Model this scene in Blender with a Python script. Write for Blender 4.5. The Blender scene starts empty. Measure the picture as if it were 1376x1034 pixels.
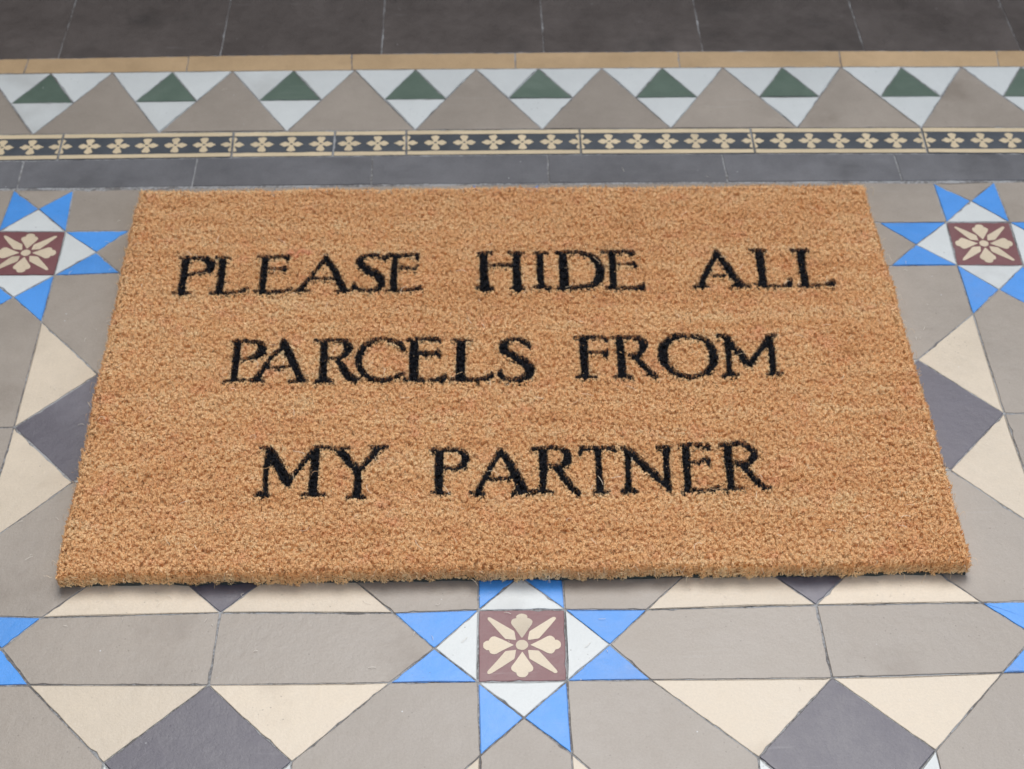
import bpy, math, random
import numpy as np
from mathutils import Matrix, Vector

S = bpy.context.scene
C = S.collection
rng = np.random.default_rng(7)
random.seed(7)

# ---------------------------------------------------------------- camera
cam_d = bpy.data.cameras.new('camera')
cam = bpy.data.objects.new('camera', cam_d)
C.objects.link(cam)
S.camera = cam
cam_d.sensor_width = 36.0
cam_d.lens = 55.948
cam_d.clip_start = 0.01
cam_d.clip_end = 100.0
_r = (0.9997051, -0.0230892, 0.0075235)
_d = (-0.0111241, -0.7108119, -0.7032942)
_f = (0.0215864, 0.7030031, -0.7108591)
cam.matrix_world = Matrix(((_r[0], -_d[0], -_f[0], -0.0251487), (_r[1], -_d[1], -_f[1], -0.5856232),
                           (_r[2], -_d[2], -_f[2], 0.8234994), (0, 0, 0, 1)))
cam_d.dof.use_dof = True
cam_d.dof.focus_distance = 0.98
cam_d.dof.aperture_fstop = 13.0

# ---------------------------------------------------------------- sky and sun (a bright overcast day)
SUN_EL, SUN_AZ = math.radians(63), math.radians(10)      # beyond the far edge, a little to the right
w = bpy.data.worlds.new('World')
S.world = w
w.use_nodes = True
nt = w.node_tree
bg = nt.nodes['Background']
sky = nt.nodes.new('ShaderNodeTexSky')
sky.sky_type = 'NISHITA'
sky.sun_disc = False
sky.sun_elevation = SUN_EL
sky.sun_rotation = SUN_AZ
hs = nt.nodes.new('ShaderNodeHueSaturation')
hs.inputs['Saturation'].default_value = 0.52            # cloud cover: nearly colourless sky light
nt.links.new(sky.outputs['Color'], hs.inputs['Color'])
nt.links.new(hs.outputs['Color'], bg.inputs['Color'])
bg.inputs['Strength'].default_value = 0.15
sd = bpy.data.lights.new('sun', 'SUN')
sd.energy = 1.0
sd.angle = math.radians(35)
sd.color = (1.0, 0.97, 0.93)
sun = bpy.data.objects.new('sun', sd)
C.objects.link(sun)
sdir = Vector((math.sin(SUN_AZ) * math.cos(SUN_EL), math.cos(SUN_AZ) * math.cos(SUN_EL), math.sin(SUN_EL)))
sun.rotation_euler = sdir.to_track_quat('Z', 'Y').to_euler()
S.view_settings.view_transform = 'Standard'
S.view_settings.look = 'None'
S.view_settings.gamma = 1.0
S.view_settings.exposure = 0.88
S.render.engine = 'CYCLES'

TILES = [["flower_tile","maroon",[-408.1,-25.9,-353.4,-25.6,-353.6,28.1,-408.3,28.0]],
["white_triangle_tile","white",[-353.4,-25.6,-323.9,2.1,-353.6,28.1]],
["blue_triangle_tile","blue",[-353.6,28.1,-323.9,2.1,-303.2,25.7]],
["blue_triangle_tile","blue",[-301.5,-25.2,-323.9,2.1,-353.4,-25.6]],
["grey_pointed_tile","taupe",[-301.5,-25.2,-192.0,-27.2,-190.5,27.5,-303.2,25.7,-323.9,2.1]],
["white_triangle_tile","white",[-353.6,28.1,-381.5,54.9,-408.3,28.0]],
["blue_triangle_tile","blue",[-408.3,28.0,-381.5,54.9,-408.8,81.9]],
["blue_triangle_tile","blue",[-355.2,82.0,-381.5,54.9,-353.6,28.1]],
["grey_pointed_tile","taupe",[-355.2,82.0,-353.2,191.8,-408.2,191.5,-408.8,81.9,-381.5,54.9]],
["white_triangle_tile","white",[-408.3,28.0,-435.3,0.9,-408.1,-25.9]],
["blue_triangle_tile","blue",[-408.1,-25.9,-435.3,0.9,-462.4,-26.2]],
["blue_triangle_tile","blue",[-462.5,27.8,-435.3,0.9,-408.3,28.0]],
["grey_pointed_tile","taupe",[-462.5,27.8,-572.3,27.5,-572.3,-26.5,-462.4,-26.2,-435.3,0.9]],
["white_triangle_tile","white",[-408.1,-25.9,-381.2,-52.8,-353.4,-25.6]],
["blue_triangle_tile","blue",[-353.4,-25.6,-381.2,-52.8,-354.6,-79.9]],
["blue_triangle_tile","blue",[-408.5,-80.0,-381.2,-52.8,-408.1,-25.9]],
["grey_pointed_tile","taupe",[-408.5,-80.0,-408.8,-190.1,-355.0,-190.1,-354.6,-79.9,-381.2,-52.8]],
["flower_tile","maroon",[-407.7,354.5,-353.7,354.1,-354.1,406.8,-407.8,407.9]],
["white_triangle_tile","white",[-353.7,354.1,-325.6,381.2,-354.1,406.8]],
["blue_triangle_tile","blue",[-354.1,406.8,-325.6,381.2,-303.4,407.1]],
["blue_triangle_tile","blue",[-302.7,356.0,-325.6,381.2,-353.7,354.1]],
["grey_pointed_tile","taupe",[-302.7,356.0,-191.4,354.3,-191.4,408.1,-303.4,407.1,-325.6,381.2]],
["white_triangle_tile","white",[-354.1,406.8,-381.1,436.0,-407.8,407.9]],
["blue_triangle_tile","blue",[-407.8,407.9,-381.1,436.0,-405.7,460.5]],
["blue_triangle_tile","blue",[-356.8,459.8,-381.1,436.0,-354.1,406.8]],
["grey_triangle_tile","taupe",[-356.8,459.8,-405.7,460.5,-381.1,436.0]],
["white_triangle_tile","white",[-407.8,407.9,-434.8,381.1,-407.7,354.5]],
["blue_triangle_tile","blue",[-407.7,354.5,-434.8,381.1,-461.9,354.3]],
["blue_triangle_tile","blue",[-461.7,407.8,-434.8,381.1,-407.8,407.9]],
["grey_pointed_tile","taupe",[-461.7,407.8,-571.7,408.0,-571.8,354.2,-461.9,354.3,-434.8,381.1]],
["white_triangle_tile","white",[-407.7,354.5,-380.5,328.9,-353.7,354.1]],
["blue_triangle_tile","blue",[-353.7,354.1,-380.5,328.9,-353.9,300.7]],
["blue_triangle_tile","blue",[-407.9,301.0,-380.5,328.9,-407.7,354.5]],
["grey_pointed_tile","taupe",[-407.9,301.0,-408.2,191.5,-353.2,191.8,-353.9,300.7,-380.5,328.9]],
["flower_tile","maroon",[-27.1,-28.0,27.8,-27.9,28.9,26.3,-26.2,26.7]],
["white_triangle_tile","white",[27.8,-27.9,55.9,-1.4,28.9,26.3]],
["blue_triangle_tile","blue",[28.9,26.3,55.9,-1.4,81.5,25.1]],
["blue_triangle_tile","blue",[79.6,-28.2,55.9,-1.4,27.8,-27.9]],
["grey_pointed_tile","taupe",[79.6,-28.2,191.4,-28.7,190.2,26.7,81.5,25.1,55.9,-1.4]],
["white_triangle_tile","white",[28.9,26.3,1.0,53.2,-26.2,26.7]],
["blue_triangle_tile","blue",[-26.2,26.7,1.0,53.2,-26.3,80.2]],
["blue_triangle_tile","blue",[27.9,80.1,1.0,53.2,28.9,26.3]],
["grey_pointed_tile","taupe",[27.9,80.1,27.4,190.3,-26.7,190.3,-26.3,80.2,1.0,53.2]],
["white_triangle_tile","white",[-26.2,26.7,-54.0,-2.3,-27.1,-28.0]],
["blue_triangle_tile","blue",[-27.1,-28.0,-54.0,-2.3,-81.2,-27.5]],
["blue_triangle_tile","blue",[-80.2,25.3,-54.0,-2.3,-26.2,26.7]],
["grey_pointed_tile","taupe",[-80.2,25.3,-190.5,27.5,-192.0,-27.2,-81.2,-27.5,-54.0,-2.3]],
["white_triangle_tile","white",[-27.1,-28.0,0.5,-53.9,27.8,-27.9]],
["blue_triangle_tile","blue",[27.8,-27.9,0.5,-53.9,28.4,-79.7]],
["blue_triangle_tile","blue",[-26.2,-79.6,0.5,-53.9,-27.1,-28.0]],
["grey_pointed_tile","taupe",[-26.2,-79.6,-26.6,-190.8,27.6,-190.9,28.4,-79.7,0.5,-53.9]],
["white_triangle_tile","white",[27.2,408.5,0.1,435.4,-27.0,408.4]],
["blue_triangle_tile","blue",[-27.0,408.4,0.1,435.4,-27.0,462.3]],
["blue_triangle_tile","blue",[27.2,462.5,0.1,435.4,27.2,408.5]],
["grey_triangle_tile","taupe",[27.2,462.5,-27.0,462.3,0.1,435.4]],
["flower_tile","maroon",[352.4,-26.8,407.0,-26.6,407.2,27.7,352.4,27.4]],
["white_triangle_tile","white",[407.0,-26.6,434.3,0.6,407.2,27.7]],
["blue_triangle_tile","blue",[407.2,27.7,434.3,0.6,461.6,27.8]],
["blue_triangle_tile","blue",[461.4,-26.5,434.3,0.6,407.0,-26.6]],
["grey_pointed_tile","taupe",[461.4,-26.5,571.6,-26.5,571.7,27.7,461.6,27.8,434.3,0.6]],
["white_triangle_tile","white",[407.2,27.7,380.2,55.0,352.4,27.4]],
["blue_triangle_tile","blue",[352.4,27.4,380.2,55.0,353.7,82.7]],
["blue_triangle_tile","blue",[407.7,82.5,380.2,55.0,407.2,27.7]],
["grey_pointed_tile","taupe",[407.7,82.5,407.6,192.9,352.4,194.1,353.7,82.7,380.2,55.0]],
["white_triangle_tile","white",[352.4,27.4,324.9,0.1,352.4,-26.8]],
["blue_triangle_tile","blue",[352.4,-26.8,324.9,0.1,297.6,-27.0]],
["blue_triangle_tile","blue",[297.1,26.9,324.9,0.1,352.4,27.4]],
["grey_pointed_tile","taupe",[297.1,26.9,190.2,26.7,191.4,-28.7,297.6,-27.0,324.9,0.1]],
["white_triangle_tile","white",[352.4,-26.8,379.8,-53.8,407.0,-26.6]],
["blue_triangle_tile","blue",[407.0,-26.6,379.8,-53.8,407.2,-80.8]],
["blue_triangle_tile","blue",[352.9,-80.9,379.8,-53.8,352.4,-26.8]],
["grey_pointed_tile","taupe",[352.9,-80.9,353.8,-190.7,407.8,-190.7,407.2,-80.8,379.8,-53.8]],
["flower_tile","maroon",[354.0,355.8,406.3,354.6,408.4,408.1,356.9,408.8]],
["white_triangle_tile","white",[406.3,354.6,435.1,381.4,408.4,408.1]],
["blue_triangle_tile","blue",[408.4,408.1,435.1,381.4,462.5,408.2]],
["blue_triangle_tile","blue",[461.9,354.5,435.1,381.4,406.3,354.6]],
["grey_pointed_tile","taupe",[461.9,354.5,572.1,354.5,572.2,408.4,462.5,408.2,435.1,381.4]],
["white_triangle_tile","white",[408.4,408.1,383.1,436.0,356.9,408.8]],
["blue_triangle_tile","blue",[356.9,408.8,383.1,436.0,356.7,459.9]],
["blue_triangle_tile","blue",[408.4,460.4,383.1,436.0,408.4,408.1]],
["grey_triangle_tile","taupe",[408.4,460.4,356.7,459.9,383.1,436.0]],
["white_triangle_tile","white",[356.9,408.8,326.6,381.3,354.0,355.8]],
["blue_triangle_tile","blue",[354.0,355.8,326.6,381.3,301.7,355.7]],
["blue_triangle_tile","blue",[302.0,408.7,326.6,381.3,356.9,408.8]],
["grey_pointed_tile","taupe",[302.0,408.7,191.4,408.8,191.3,355.1,301.7,355.7,326.6,381.3]],
["white_triangle_tile","white",[354.0,355.8,380.4,326.6,406.3,354.6]],
["blue_triangle_tile","blue",[406.3,354.6,380.4,326.6,407.7,300.4]],
["blue_triangle_tile","blue",[353.7,299.2,380.4,326.6,354.0,355.8]],
["grey_pointed_tile","taupe",[353.7,299.2,352.4,194.1,407.6,192.9,407.7,300.4,380.4,326.6]],
["grey_rectangle_tile","taupe",[-354.1,406.8,-191.4,408.1,-191.3,461.9,-356.8,459.8]],
["grey_rectangle_tile","taupe",[-405.7,460.5,-571.7,461.9,-571.7,408.0,-407.8,407.9]],
["grey_rectangle_tile","taupe",[27.2,408.5,191.4,408.8,191.4,462.6,27.2,462.5]],
["grey_rectangle_tile","taupe",[-27.0,462.3,-191.3,461.9,-191.4,408.1,-27.0,408.4]],
["grey_rectangle_tile","taupe",[408.4,408.1,572.2,408.4,572.4,462.2,408.4,460.4]],
["grey_rectangle_tile","taupe",[356.7,459.9,191.4,462.6,191.4,408.8,356.9,408.8]],
["cream_triangle_tile","cream",[-408.8,-190.1,-408.5,-80.0,-463.5,-135.2]],
["cream_triangle_tile","cream",[-463.6,-245.1,-408.8,-300.1,-408.8,-190.1]],
["slate_square_tile","slate",[-408.8,-190.1,-463.5,-135.2,-518.4,-190.2,-463.6,-245.1]],
["grey_corner_tile","taupe",[-462.4,-26.2,-517.5,-81.2,-517.5,-135.3,-463.5,-135.2,-408.5,-80.0,-408.1,-25.9]],
["white_triangle_tile","white",[-517.5,-135.3,-518.4,-190.2,-463.5,-135.2]],
["white_triangle_tile","white",[-463.6,-245.1,-518.4,-190.2,-517.6,-245.2]],
["cream_triangle_tile","cream",[-517.5,-81.2,-462.4,-26.2,-572.3,-26.5]],
["cream_triangle_tile","cream",[-408.2,191.5,-407.9,301.0,-463.1,245.9]],
["cream_triangle_tile","cream",[-463.5,136.5,-408.8,81.9,-408.2,191.5]],
["slate_square_tile","slate",[-408.2,191.5,-463.1,245.9,-518.2,191.1,-463.5,136.5]],
["grey_corner_tile","taupe",[-461.9,354.3,-517.0,299.6,-517.1,245.8,-463.1,245.9,-407.9,301.0,-407.7,354.5]],
["white_triangle_tile","white",[-517.1,245.8,-518.2,191.1,-463.1,245.9]],
["white_triangle_tile","white",[-463.5,136.5,-518.2,191.1,-517.4,136.3]],
["cream_triangle_tile","cream",[-517.0,299.6,-461.9,354.3,-571.8,354.2]],
["slate_square_tile","slate",[-571.8,354.2,-626.8,299.5,-572.0,244.8,-517.0,299.6]],
["white_triangle_tile","white",[-517.0,299.6,-572.0,244.8,-517.1,245.8]],
["cream_triangle_tile","cream",[-572.3,27.5,-462.5,27.8,-517.5,82.5]],
["slate_square_tile","slate",[-572.3,27.5,-517.5,82.5,-572.3,137.1,-627.1,82.2]],
["grey_corner_tile","taupe",[-408.8,81.9,-463.5,136.5,-517.4,136.3,-517.5,82.5,-462.5,27.8,-408.3,28.0]],
["white_triangle_tile","white",[-517.4,136.3,-572.3,137.1,-517.5,82.5]],
["grey_square_tile","taupe",[-627.1,136.1,-517.4,136.3,-517.1,245.8,-626.9,245.6]],
["cream_triangle_tile","cream",[-26.6,-190.8,-26.2,-79.6,-81.8,-135.9]],
["cream_triangle_tile","cream",[-81.8,-245.7,-26.8,-300.6,-26.6,-190.8]],
["slate_square_tile","slate",[-26.6,-190.8,-81.8,-135.9,-137.0,-190.7,-81.8,-245.7]],
["grey_corner_tile","taupe",[-81.2,-27.5,-137.2,-81.7,-136.4,-135.8,-81.8,-135.9,-26.2,-79.6,-27.1,-28.0]],
["white_triangle_tile","white",[-136.4,-135.8,-137.0,-190.7,-81.8,-135.9]],
["white_triangle_tile","white",[-81.8,-245.7,-137.0,-190.7,-136.0,-245.6]],
["cream_triangle_tile","cream",[-192.0,-27.2,-301.5,-25.2,-247.7,-80.5]],
["cream_triangle_tile","cream",[-137.2,-81.7,-81.2,-27.5,-192.0,-27.2]],
["slate_square_tile","slate",[-192.0,-27.2,-247.7,-80.5,-191.6,-136.4,-137.2,-81.7]],
["grey_corner_tile","taupe",[-354.6,-79.9,-300.5,-135.0,-246.8,-135.1,-247.7,-80.5,-301.5,-25.2,-353.4,-25.6]],
["white_triangle_tile","white",[-246.8,-135.1,-191.6,-136.4,-247.7,-80.5]],
["white_triangle_tile","white",[-137.2,-81.7,-191.6,-136.4,-136.4,-135.8]],
["cream_triangle_tile","cream",[-355.0,-190.1,-354.8,-300.1,-300.1,-245.2]],
["cream_triangle_tile","cream",[-300.5,-135.0,-354.6,-79.9,-355.0,-190.1]],
["slate_square_tile","slate",[-355.0,-190.1,-300.1,-245.2,-245.5,-190.2,-300.5,-135.0]],
["white_triangle_tile","white",[-246.1,-245.3,-245.5,-190.2,-300.1,-245.2]],
["white_triangle_tile","white",[-300.5,-135.0,-245.5,-190.2,-246.8,-135.1]],
["grey_square_tile","taupe",[-246.1,-245.3,-136.0,-245.6,-136.4,-135.8,-246.8,-135.1]],
["cream_triangle_tile","cream",[-191.4,354.3,-302.7,356.0,-246.5,299.6]],
["grey_corner_tile","taupe",[-353.9,300.7,-302.5,244.2,-247.0,245.3,-246.5,299.6,-302.7,356.0,-353.7,354.1]],
["cream_triangle_tile","cream",[-353.2,191.8,-355.2,82.0,-303.0,139.2]],
["cream_triangle_tile","cream",[-302.5,244.2,-353.9,300.7,-353.2,191.8]],
["slate_square_tile","slate",[-353.2,191.8,-303.0,139.2,-246.1,191.3,-302.5,244.2]],
["grey_corner_tile","taupe",[-303.2,25.7,-246.6,82.5,-247.3,137.3,-303.0,139.2,-355.2,82.0,-353.6,28.1]],
["white_triangle_tile","white",[-247.3,137.3,-246.1,191.3,-303.0,139.2]],
["white_triangle_tile","white",[-302.5,244.2,-246.1,191.3,-247.0,245.3]],
["cream_triangle_tile","cream",[-190.5,27.5,-80.2,25.3,-135.8,81.4]],
["cream_triangle_tile","cream",[-246.6,82.5,-303.2,25.7,-190.5,27.5]],
["slate_square_tile","slate",[-190.5,27.5,-135.8,81.4,-191.3,137.1,-246.6,82.5]],
["grey_corner_tile","taupe",[-26.3,80.2,-81.6,135.3,-135.9,135.6,-135.8,81.4,-80.2,25.3,-26.2,26.7]],
["cream_triangle_tile","cream",[353.8,-190.7,352.9,-80.9,298.8,-135.8]],
["cream_triangle_tile","cream",[299.4,-245.7,354.2,-300.6,353.8,-190.7]],
["slate_square_tile","slate",[353.8,-190.7,298.8,-135.8,244.6,-190.9,299.4,-245.7]],
["grey_corner_tile","taupe",[297.6,-27.0,244.7,-81.2,245.1,-135.8,298.8,-135.8,352.9,-80.9,352.4,-26.8]],
["white_triangle_tile","white",[245.1,-135.8,244.6,-190.9,298.8,-135.8]],
["white_triangle_tile","white",[299.4,-245.7,244.6,-190.9,245.6,-245.9]],
["cream_triangle_tile","cream",[191.4,-28.7,79.6,-28.2,138.5,-83.5]],
["cream_triangle_tile","cream",[244.7,-81.2,297.6,-27.0,191.4,-28.7]],
["slate_square_tile","slate",[191.4,-28.7,138.5,-83.5,191.1,-137.3,244.7,-81.2]],
["grey_corner_tile","taupe",[28.4,-79.7,82.8,-136.3,137.0,-136.7,138.5,-83.5,79.6,-28.2,27.8,-27.9]],
["white_triangle_tile","white",[137.0,-136.7,191.1,-137.3,138.5,-83.5]],
["white_triangle_tile","white",[244.7,-81.2,191.1,-137.3,245.1,-135.8]],
["cream_triangle_tile","cream",[27.6,-190.9,27.3,-300.7,82.4,-245.9]],
["cream_triangle_tile","cream",[82.8,-136.3,28.4,-79.7,27.6,-190.9]],
["slate_square_tile","slate",[27.6,-190.9,82.4,-245.9,137.4,-191.3,82.8,-136.3]],
["white_triangle_tile","white",[136.3,-246.0,137.4,-191.3,82.4,-245.9]],
["white_triangle_tile","white",[82.8,-136.3,137.4,-191.3,137.0,-136.7]],
["grey_square_tile","taupe",[136.3,-246.0,245.6,-245.9,245.1,-135.8,137.0,-136.7]],
["cream_triangle_tile","cream",[352.4,194.1,353.7,299.2,301.5,250.2]],
["cream_triangle_tile","cream",[301.8,140.8,353.7,82.7,352.4,194.1]],
["slate_square_tile","slate",[352.4,194.1,301.5,250.2,245.4,193.2,301.8,140.8]],
["grey_corner_tile","taupe",[301.7,355.7,246.2,300.9,246.4,248.1,301.5,250.2,353.7,299.2,354.0,355.8]],
["white_triangle_tile","white",[246.4,248.1,245.4,193.2,301.5,250.2]],
["white_triangle_tile","white",[301.8,140.8,245.4,193.2,246.3,138.4]],
["cream_triangle_tile","cream",[246.2,300.9,301.7,355.7,191.3,355.1]],
["grey_corner_tile","taupe",[81.5,25.1,136.2,81.2,136.2,135.7,82.4,135.3,27.9,80.1,28.9,26.3]],
["cream_triangle_tile","cream",[190.2,26.7,297.1,26.9,245.2,82.8]],
["cream_triangle_tile","cream",[136.2,81.2,81.5,25.1,190.2,26.7]],
["slate_square_tile","slate",[190.2,26.7,245.2,82.8,191.0,137.5,136.2,81.2]],
["grey_corner_tile","taupe",[353.7,82.7,301.8,140.8,246.3,138.4,245.2,82.8,297.1,26.9,352.4,27.4]],
["cream_triangle_tile","cream",[571.6,-26.5,461.4,-26.5,516.6,-81.5]],
["grey_corner_tile","taupe",[407.2,-80.8,462.5,-135.7,516.7,-135.6,516.6,-81.5,461.4,-26.5,407.0,-26.6]],
["cream_triangle_tile","cream",[407.8,-190.7,408.2,-300.5,462.9,-245.5]],
["cream_triangle_tile","cream",[462.5,-135.7,407.2,-80.8,407.8,-190.7]],
["slate_square_tile","slate",[407.8,-190.7,462.9,-245.5,517.7,-190.6,462.5,-135.7]],
["white_triangle_tile","white",[516.9,-245.5,517.7,-190.6,462.9,-245.5]],
["white_triangle_tile","white",[462.5,-135.7,517.7,-190.6,516.7,-135.6]],
["cream_triangle_tile","cream",[572.1,354.5,461.9,354.5,517.0,299.8]],
["slate_square_tile","slate",[572.1,354.5,517.0,299.8,572.0,245.2,626.9,299.8]],
["grey_corner_tile","taupe",[407.7,300.4,462.9,246.2,517.0,246.1,517.0,299.8,461.9,354.5,406.3,354.6]],
["white_triangle_tile","white",[517.0,246.1,572.0,245.2,517.0,299.8]],
["cream_triangle_tile","cream",[407.6,192.9,407.7,82.5,462.8,137.3]],
["cream_triangle_tile","cream",[462.9,246.2,407.7,300.4,407.6,192.9]],
["slate_square_tile","slate",[407.6,192.9,462.8,137.3,517.8,191.6,462.9,246.2]],
["grey_corner_tile","taupe",[461.6,27.8,516.8,82.8,516.9,136.9,462.8,137.3,407.7,82.5,407.2,27.7]],
["white_triangle_tile","white",[516.9,136.9,517.8,191.6,462.8,137.3]],
["white_triangle_tile","white",[462.9,246.2,517.8,191.6,517.0,246.1]],
["cream_triangle_tile","cream",[516.8,82.8,461.6,27.8,571.7,27.7]],
["slate_square_tile","slate",[571.7,27.7,626.7,82.5,571.9,137.5,516.8,82.8]],
["white_triangle_tile","white",[516.8,82.8,571.9,137.5,516.9,136.9]],
["grey_square_tile","taupe",[516.9,136.9,626.8,136.5,626.9,246.0,517.0,246.1]],
["dark_border_tile","dark",[-700.9,462.4,-552.4,462.4,-553.6,499.3,-702.1,499.3]],
["dark_border_tile","dark",[-552.4,462.4,-403.9,463.0,-405.1,500.6,-553.6,499.3]],
["dark_border_tile","dark",[-403.9,463.0,-259.9,463.8,-259.9,502.2,-405.1,500.6]],
["dark_border_tile","dark",[-259.9,463.8,-111.9,464.2,-111.9,503.1,-259.9,502.2]],
["dark_border_tile","dark",[-111.9,464.2,36.2,464.2,36.4,503.1,-111.9,503.1]],
["dark_border_tile","dark",[36.2,464.2,185.3,463.8,184.9,502.3,36.4,503.1]],
["dark_border_tile","dark",[185.3,463.8,331.7,463.0,331.6,500.6,184.9,502.3]],
["dark_border_tile","dark",[331.7,463.0,480.2,461.9,480.1,498.1,331.6,500.6]],
["dark_border_tile","dark",[480.2,461.9,628.7,461.7,628.6,497.6,480.1,498.1]],
["dark_border_tile","dark",[628.7,461.7,777.2,461.7,777.1,497.6,628.6,497.6]],
["patterned_border_tile","navy",[-674.2,499.3,-525.7,499.3,-526.6,536.4,-675.1,536.4]],
["patterned_border_tile","navy",[-525.7,499.3,-377.2,500.9,-378.1,537.6,-526.6,536.4]],
["patterned_border_tile","navy",[-377.2,500.9,-231.2,502.5,-232.8,538.7,-378.1,537.6]],
["patterned_border_tile","navy",[-231.2,502.5,-145.8,503.0,-145.4,539.0,-232.8,538.7]],
["patterned_border_tile","navy",[-145.8,503.0,-83.4,503.2,-84.3,539.2,-145.4,539.0]],
["patterned_border_tile","navy",[-83.4,503.2,65.0,503.0,65.4,539.1,-84.3,539.2]],
["patterned_border_tile","navy",[65.0,503.0,213.4,502.0,213.7,538.5,65.4,539.1]],
["patterned_border_tile","navy",[213.4,502.0,360.9,500.2,362.5,537.3,213.7,538.5]],
["patterned_border_tile","navy",[360.9,500.2,509.4,497.6,511.0,535.5,362.5,537.3]],
["patterned_border_tile","navy",[509.4,497.6,657.9,497.6,659.5,535.5,511.0,535.5]],
["patterned_border_tile","navy",[657.9,497.6,806.4,497.6,808.0,535.5,659.5,535.5]],
["tan_border_tile","tan",[-727.2,627.8,-578.7,627.8,-578.5,650.4,-727.0,650.4]],
["tan_border_tile","tan",[-578.7,627.8,-430.2,628.7,-430.0,652.1,-578.5,650.4]],
["tan_border_tile","tan",[-430.2,628.7,-284.3,630.0,-285.0,654.5,-430.0,652.1]],
["tan_border_tile","tan",[-284.3,630.0,-135.7,630.8,-136.9,656.2,-285.0,654.5]],
["tan_border_tile","tan",[-135.7,630.8,12.5,631.2,12.7,657.0,-136.9,656.2]],
["tan_border_tile","tan",[12.5,631.2,161.7,631.0,162.4,657.1,12.7,657.0]],
["tan_border_tile","tan",[161.7,631.0,309.1,630.4,311.0,656.3,162.4,657.1]],
["tan_border_tile","tan",[309.1,630.4,453.0,629.2,456.6,654.7,311.0,656.3]],
["tan_border_tile","tan",[453.0,629.2,601.5,628.4,605.1,653.4,456.6,654.7]],
["tan_border_tile","tan",[601.5,628.4,750.0,628.4,753.6,653.4,605.1,653.4]],
["white_triangle_tile","white",[-542.3,582.1,-515.4,628.1,-570.3,627.8]],
["white_triangle_tile","white",[-460.5,628.4,-515.4,628.1,-487.4,582.4]],
["white_triangle_tile","white",[-514.3,536.4,-487.4,582.4,-542.3,582.1]],
["green_triangle_tile","green",[-515.4,628.1,-542.3,582.1,-487.4,582.4]],
["grey_triangle_tile","taupe",[-514.3,536.4,-404.7,537.4,-460.5,628.4]],
["white_triangle_tile","white",[-432.6,582.9,-405.6,628.9,-460.5,628.4]],
["white_triangle_tile","white",[-350.7,629.5,-405.6,628.9,-377.7,583.4]],
["white_triangle_tile","white",[-404.7,537.4,-377.7,583.4,-432.6,582.9]],
["green_triangle_tile","green",[-405.6,628.9,-432.6,582.9,-377.7,583.4]],
["grey_triangle_tile","taupe",[-404.7,537.4,-297.1,538.3,-350.7,629.5]],
["white_triangle_tile","white",[-323.9,583.9,-296.8,629.9,-350.7,629.5]],
["white_triangle_tile","white",[-242.9,630.3,-296.8,629.9,-270.0,584.3]],
["white_triangle_tile","white",[-297.1,538.3,-270.0,584.3,-323.9,583.9]],
["green_triangle_tile","green",[-296.8,629.9,-323.9,583.9,-270.0,584.3]],
["grey_triangle_tile","taupe",[-297.1,538.3,-187.5,538.9,-242.9,630.3]],
["white_triangle_tile","white",[-215.2,584.6,-188.0,630.6,-242.9,630.3]],
["white_triangle_tile","white",[-133.0,630.9,-188.0,630.6,-160.3,584.9]],
["white_triangle_tile","white",[-187.5,538.9,-160.3,584.9,-215.2,584.6]],
["green_triangle_tile","green",[-188.0,630.6,-215.2,584.6,-160.3,584.9]],
["grey_triangle_tile","taupe",[-187.5,538.9,-76.8,539.2,-133.0,630.9]],
["white_triangle_tile","white",[-104.9,585.0,-78.3,631.0,-133.0,630.9]],
["white_triangle_tile","white",[-23.5,631.1,-78.3,631.0,-50.2,585.2]],
["white_triangle_tile","white",[-76.8,539.2,-50.2,585.2,-104.9,585.0]],
["green_triangle_tile","green",[-78.3,631.0,-104.9,585.0,-50.2,585.2]],
["grey_triangle_tile","taupe",[-76.8,539.2,33.1,539.2,-23.5,631.1]],
["white_triangle_tile","white",[4.8,585.2,33.4,631.2,-23.5,631.1]],
["white_triangle_tile","white",[90.4,631.2,33.4,631.2,61.8,585.2]],
["white_triangle_tile","white",[33.1,539.2,61.8,585.2,4.8,585.2]],
["green_triangle_tile","green",[33.4,631.2,4.8,585.2,61.8,585.2]],
["grey_triangle_tile","taupe",[33.1,539.2,145.1,538.9,90.4,631.2]],
["white_triangle_tile","white",[117.8,585.0,145.4,631.0,90.4,631.2]],
["white_triangle_tile","white",[200.5,630.9,145.4,631.0,172.8,584.9]],
["white_triangle_tile","white",[145.1,538.9,172.8,584.9,117.8,585.0]],
["green_triangle_tile","green",[145.4,631.0,117.8,585.0,172.8,584.9]],
["grey_triangle_tile","taupe",[145.1,538.9,254.9,538.2,200.5,630.9]],
["white_triangle_tile","white",[227.7,584.6,254.5,630.6,200.5,630.9]],
["white_triangle_tile","white",[308.4,630.4,254.5,630.6,281.6,584.3]],
["white_triangle_tile","white",[254.9,538.2,281.6,584.3,227.7,584.6]],
["green_triangle_tile","green",[254.5,630.6,227.7,584.6,281.6,584.3]],
["grey_triangle_tile","taupe",[254.9,538.2,362.9,537.3,308.4,630.4]],
["white_triangle_tile","white",[335.7,583.8,363.2,630.0,308.4,630.4]],
["white_triangle_tile","white",[417.9,629.6,363.2,630.0,390.4,583.4]],
["white_triangle_tile","white",[362.9,537.3,390.4,583.4,335.7,583.8]],
["green_triangle_tile","green",[363.2,630.0,335.7,583.8,390.4,583.4]],
["grey_triangle_tile","taupe",[362.9,537.3,472.5,536.0,417.9,629.6]],
["white_triangle_tile","white",[445.2,582.8,472.8,629.0,417.9,629.6]],
["white_triangle_tile","white",[527.7,628.5,472.8,629.0,500.1,582.3]],
["white_triangle_tile","white",[472.5,536.0,500.1,582.3,445.2,582.8]],
["green_triangle_tile","green",[472.8,629.0,445.2,582.8,500.1,582.3]],
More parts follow.
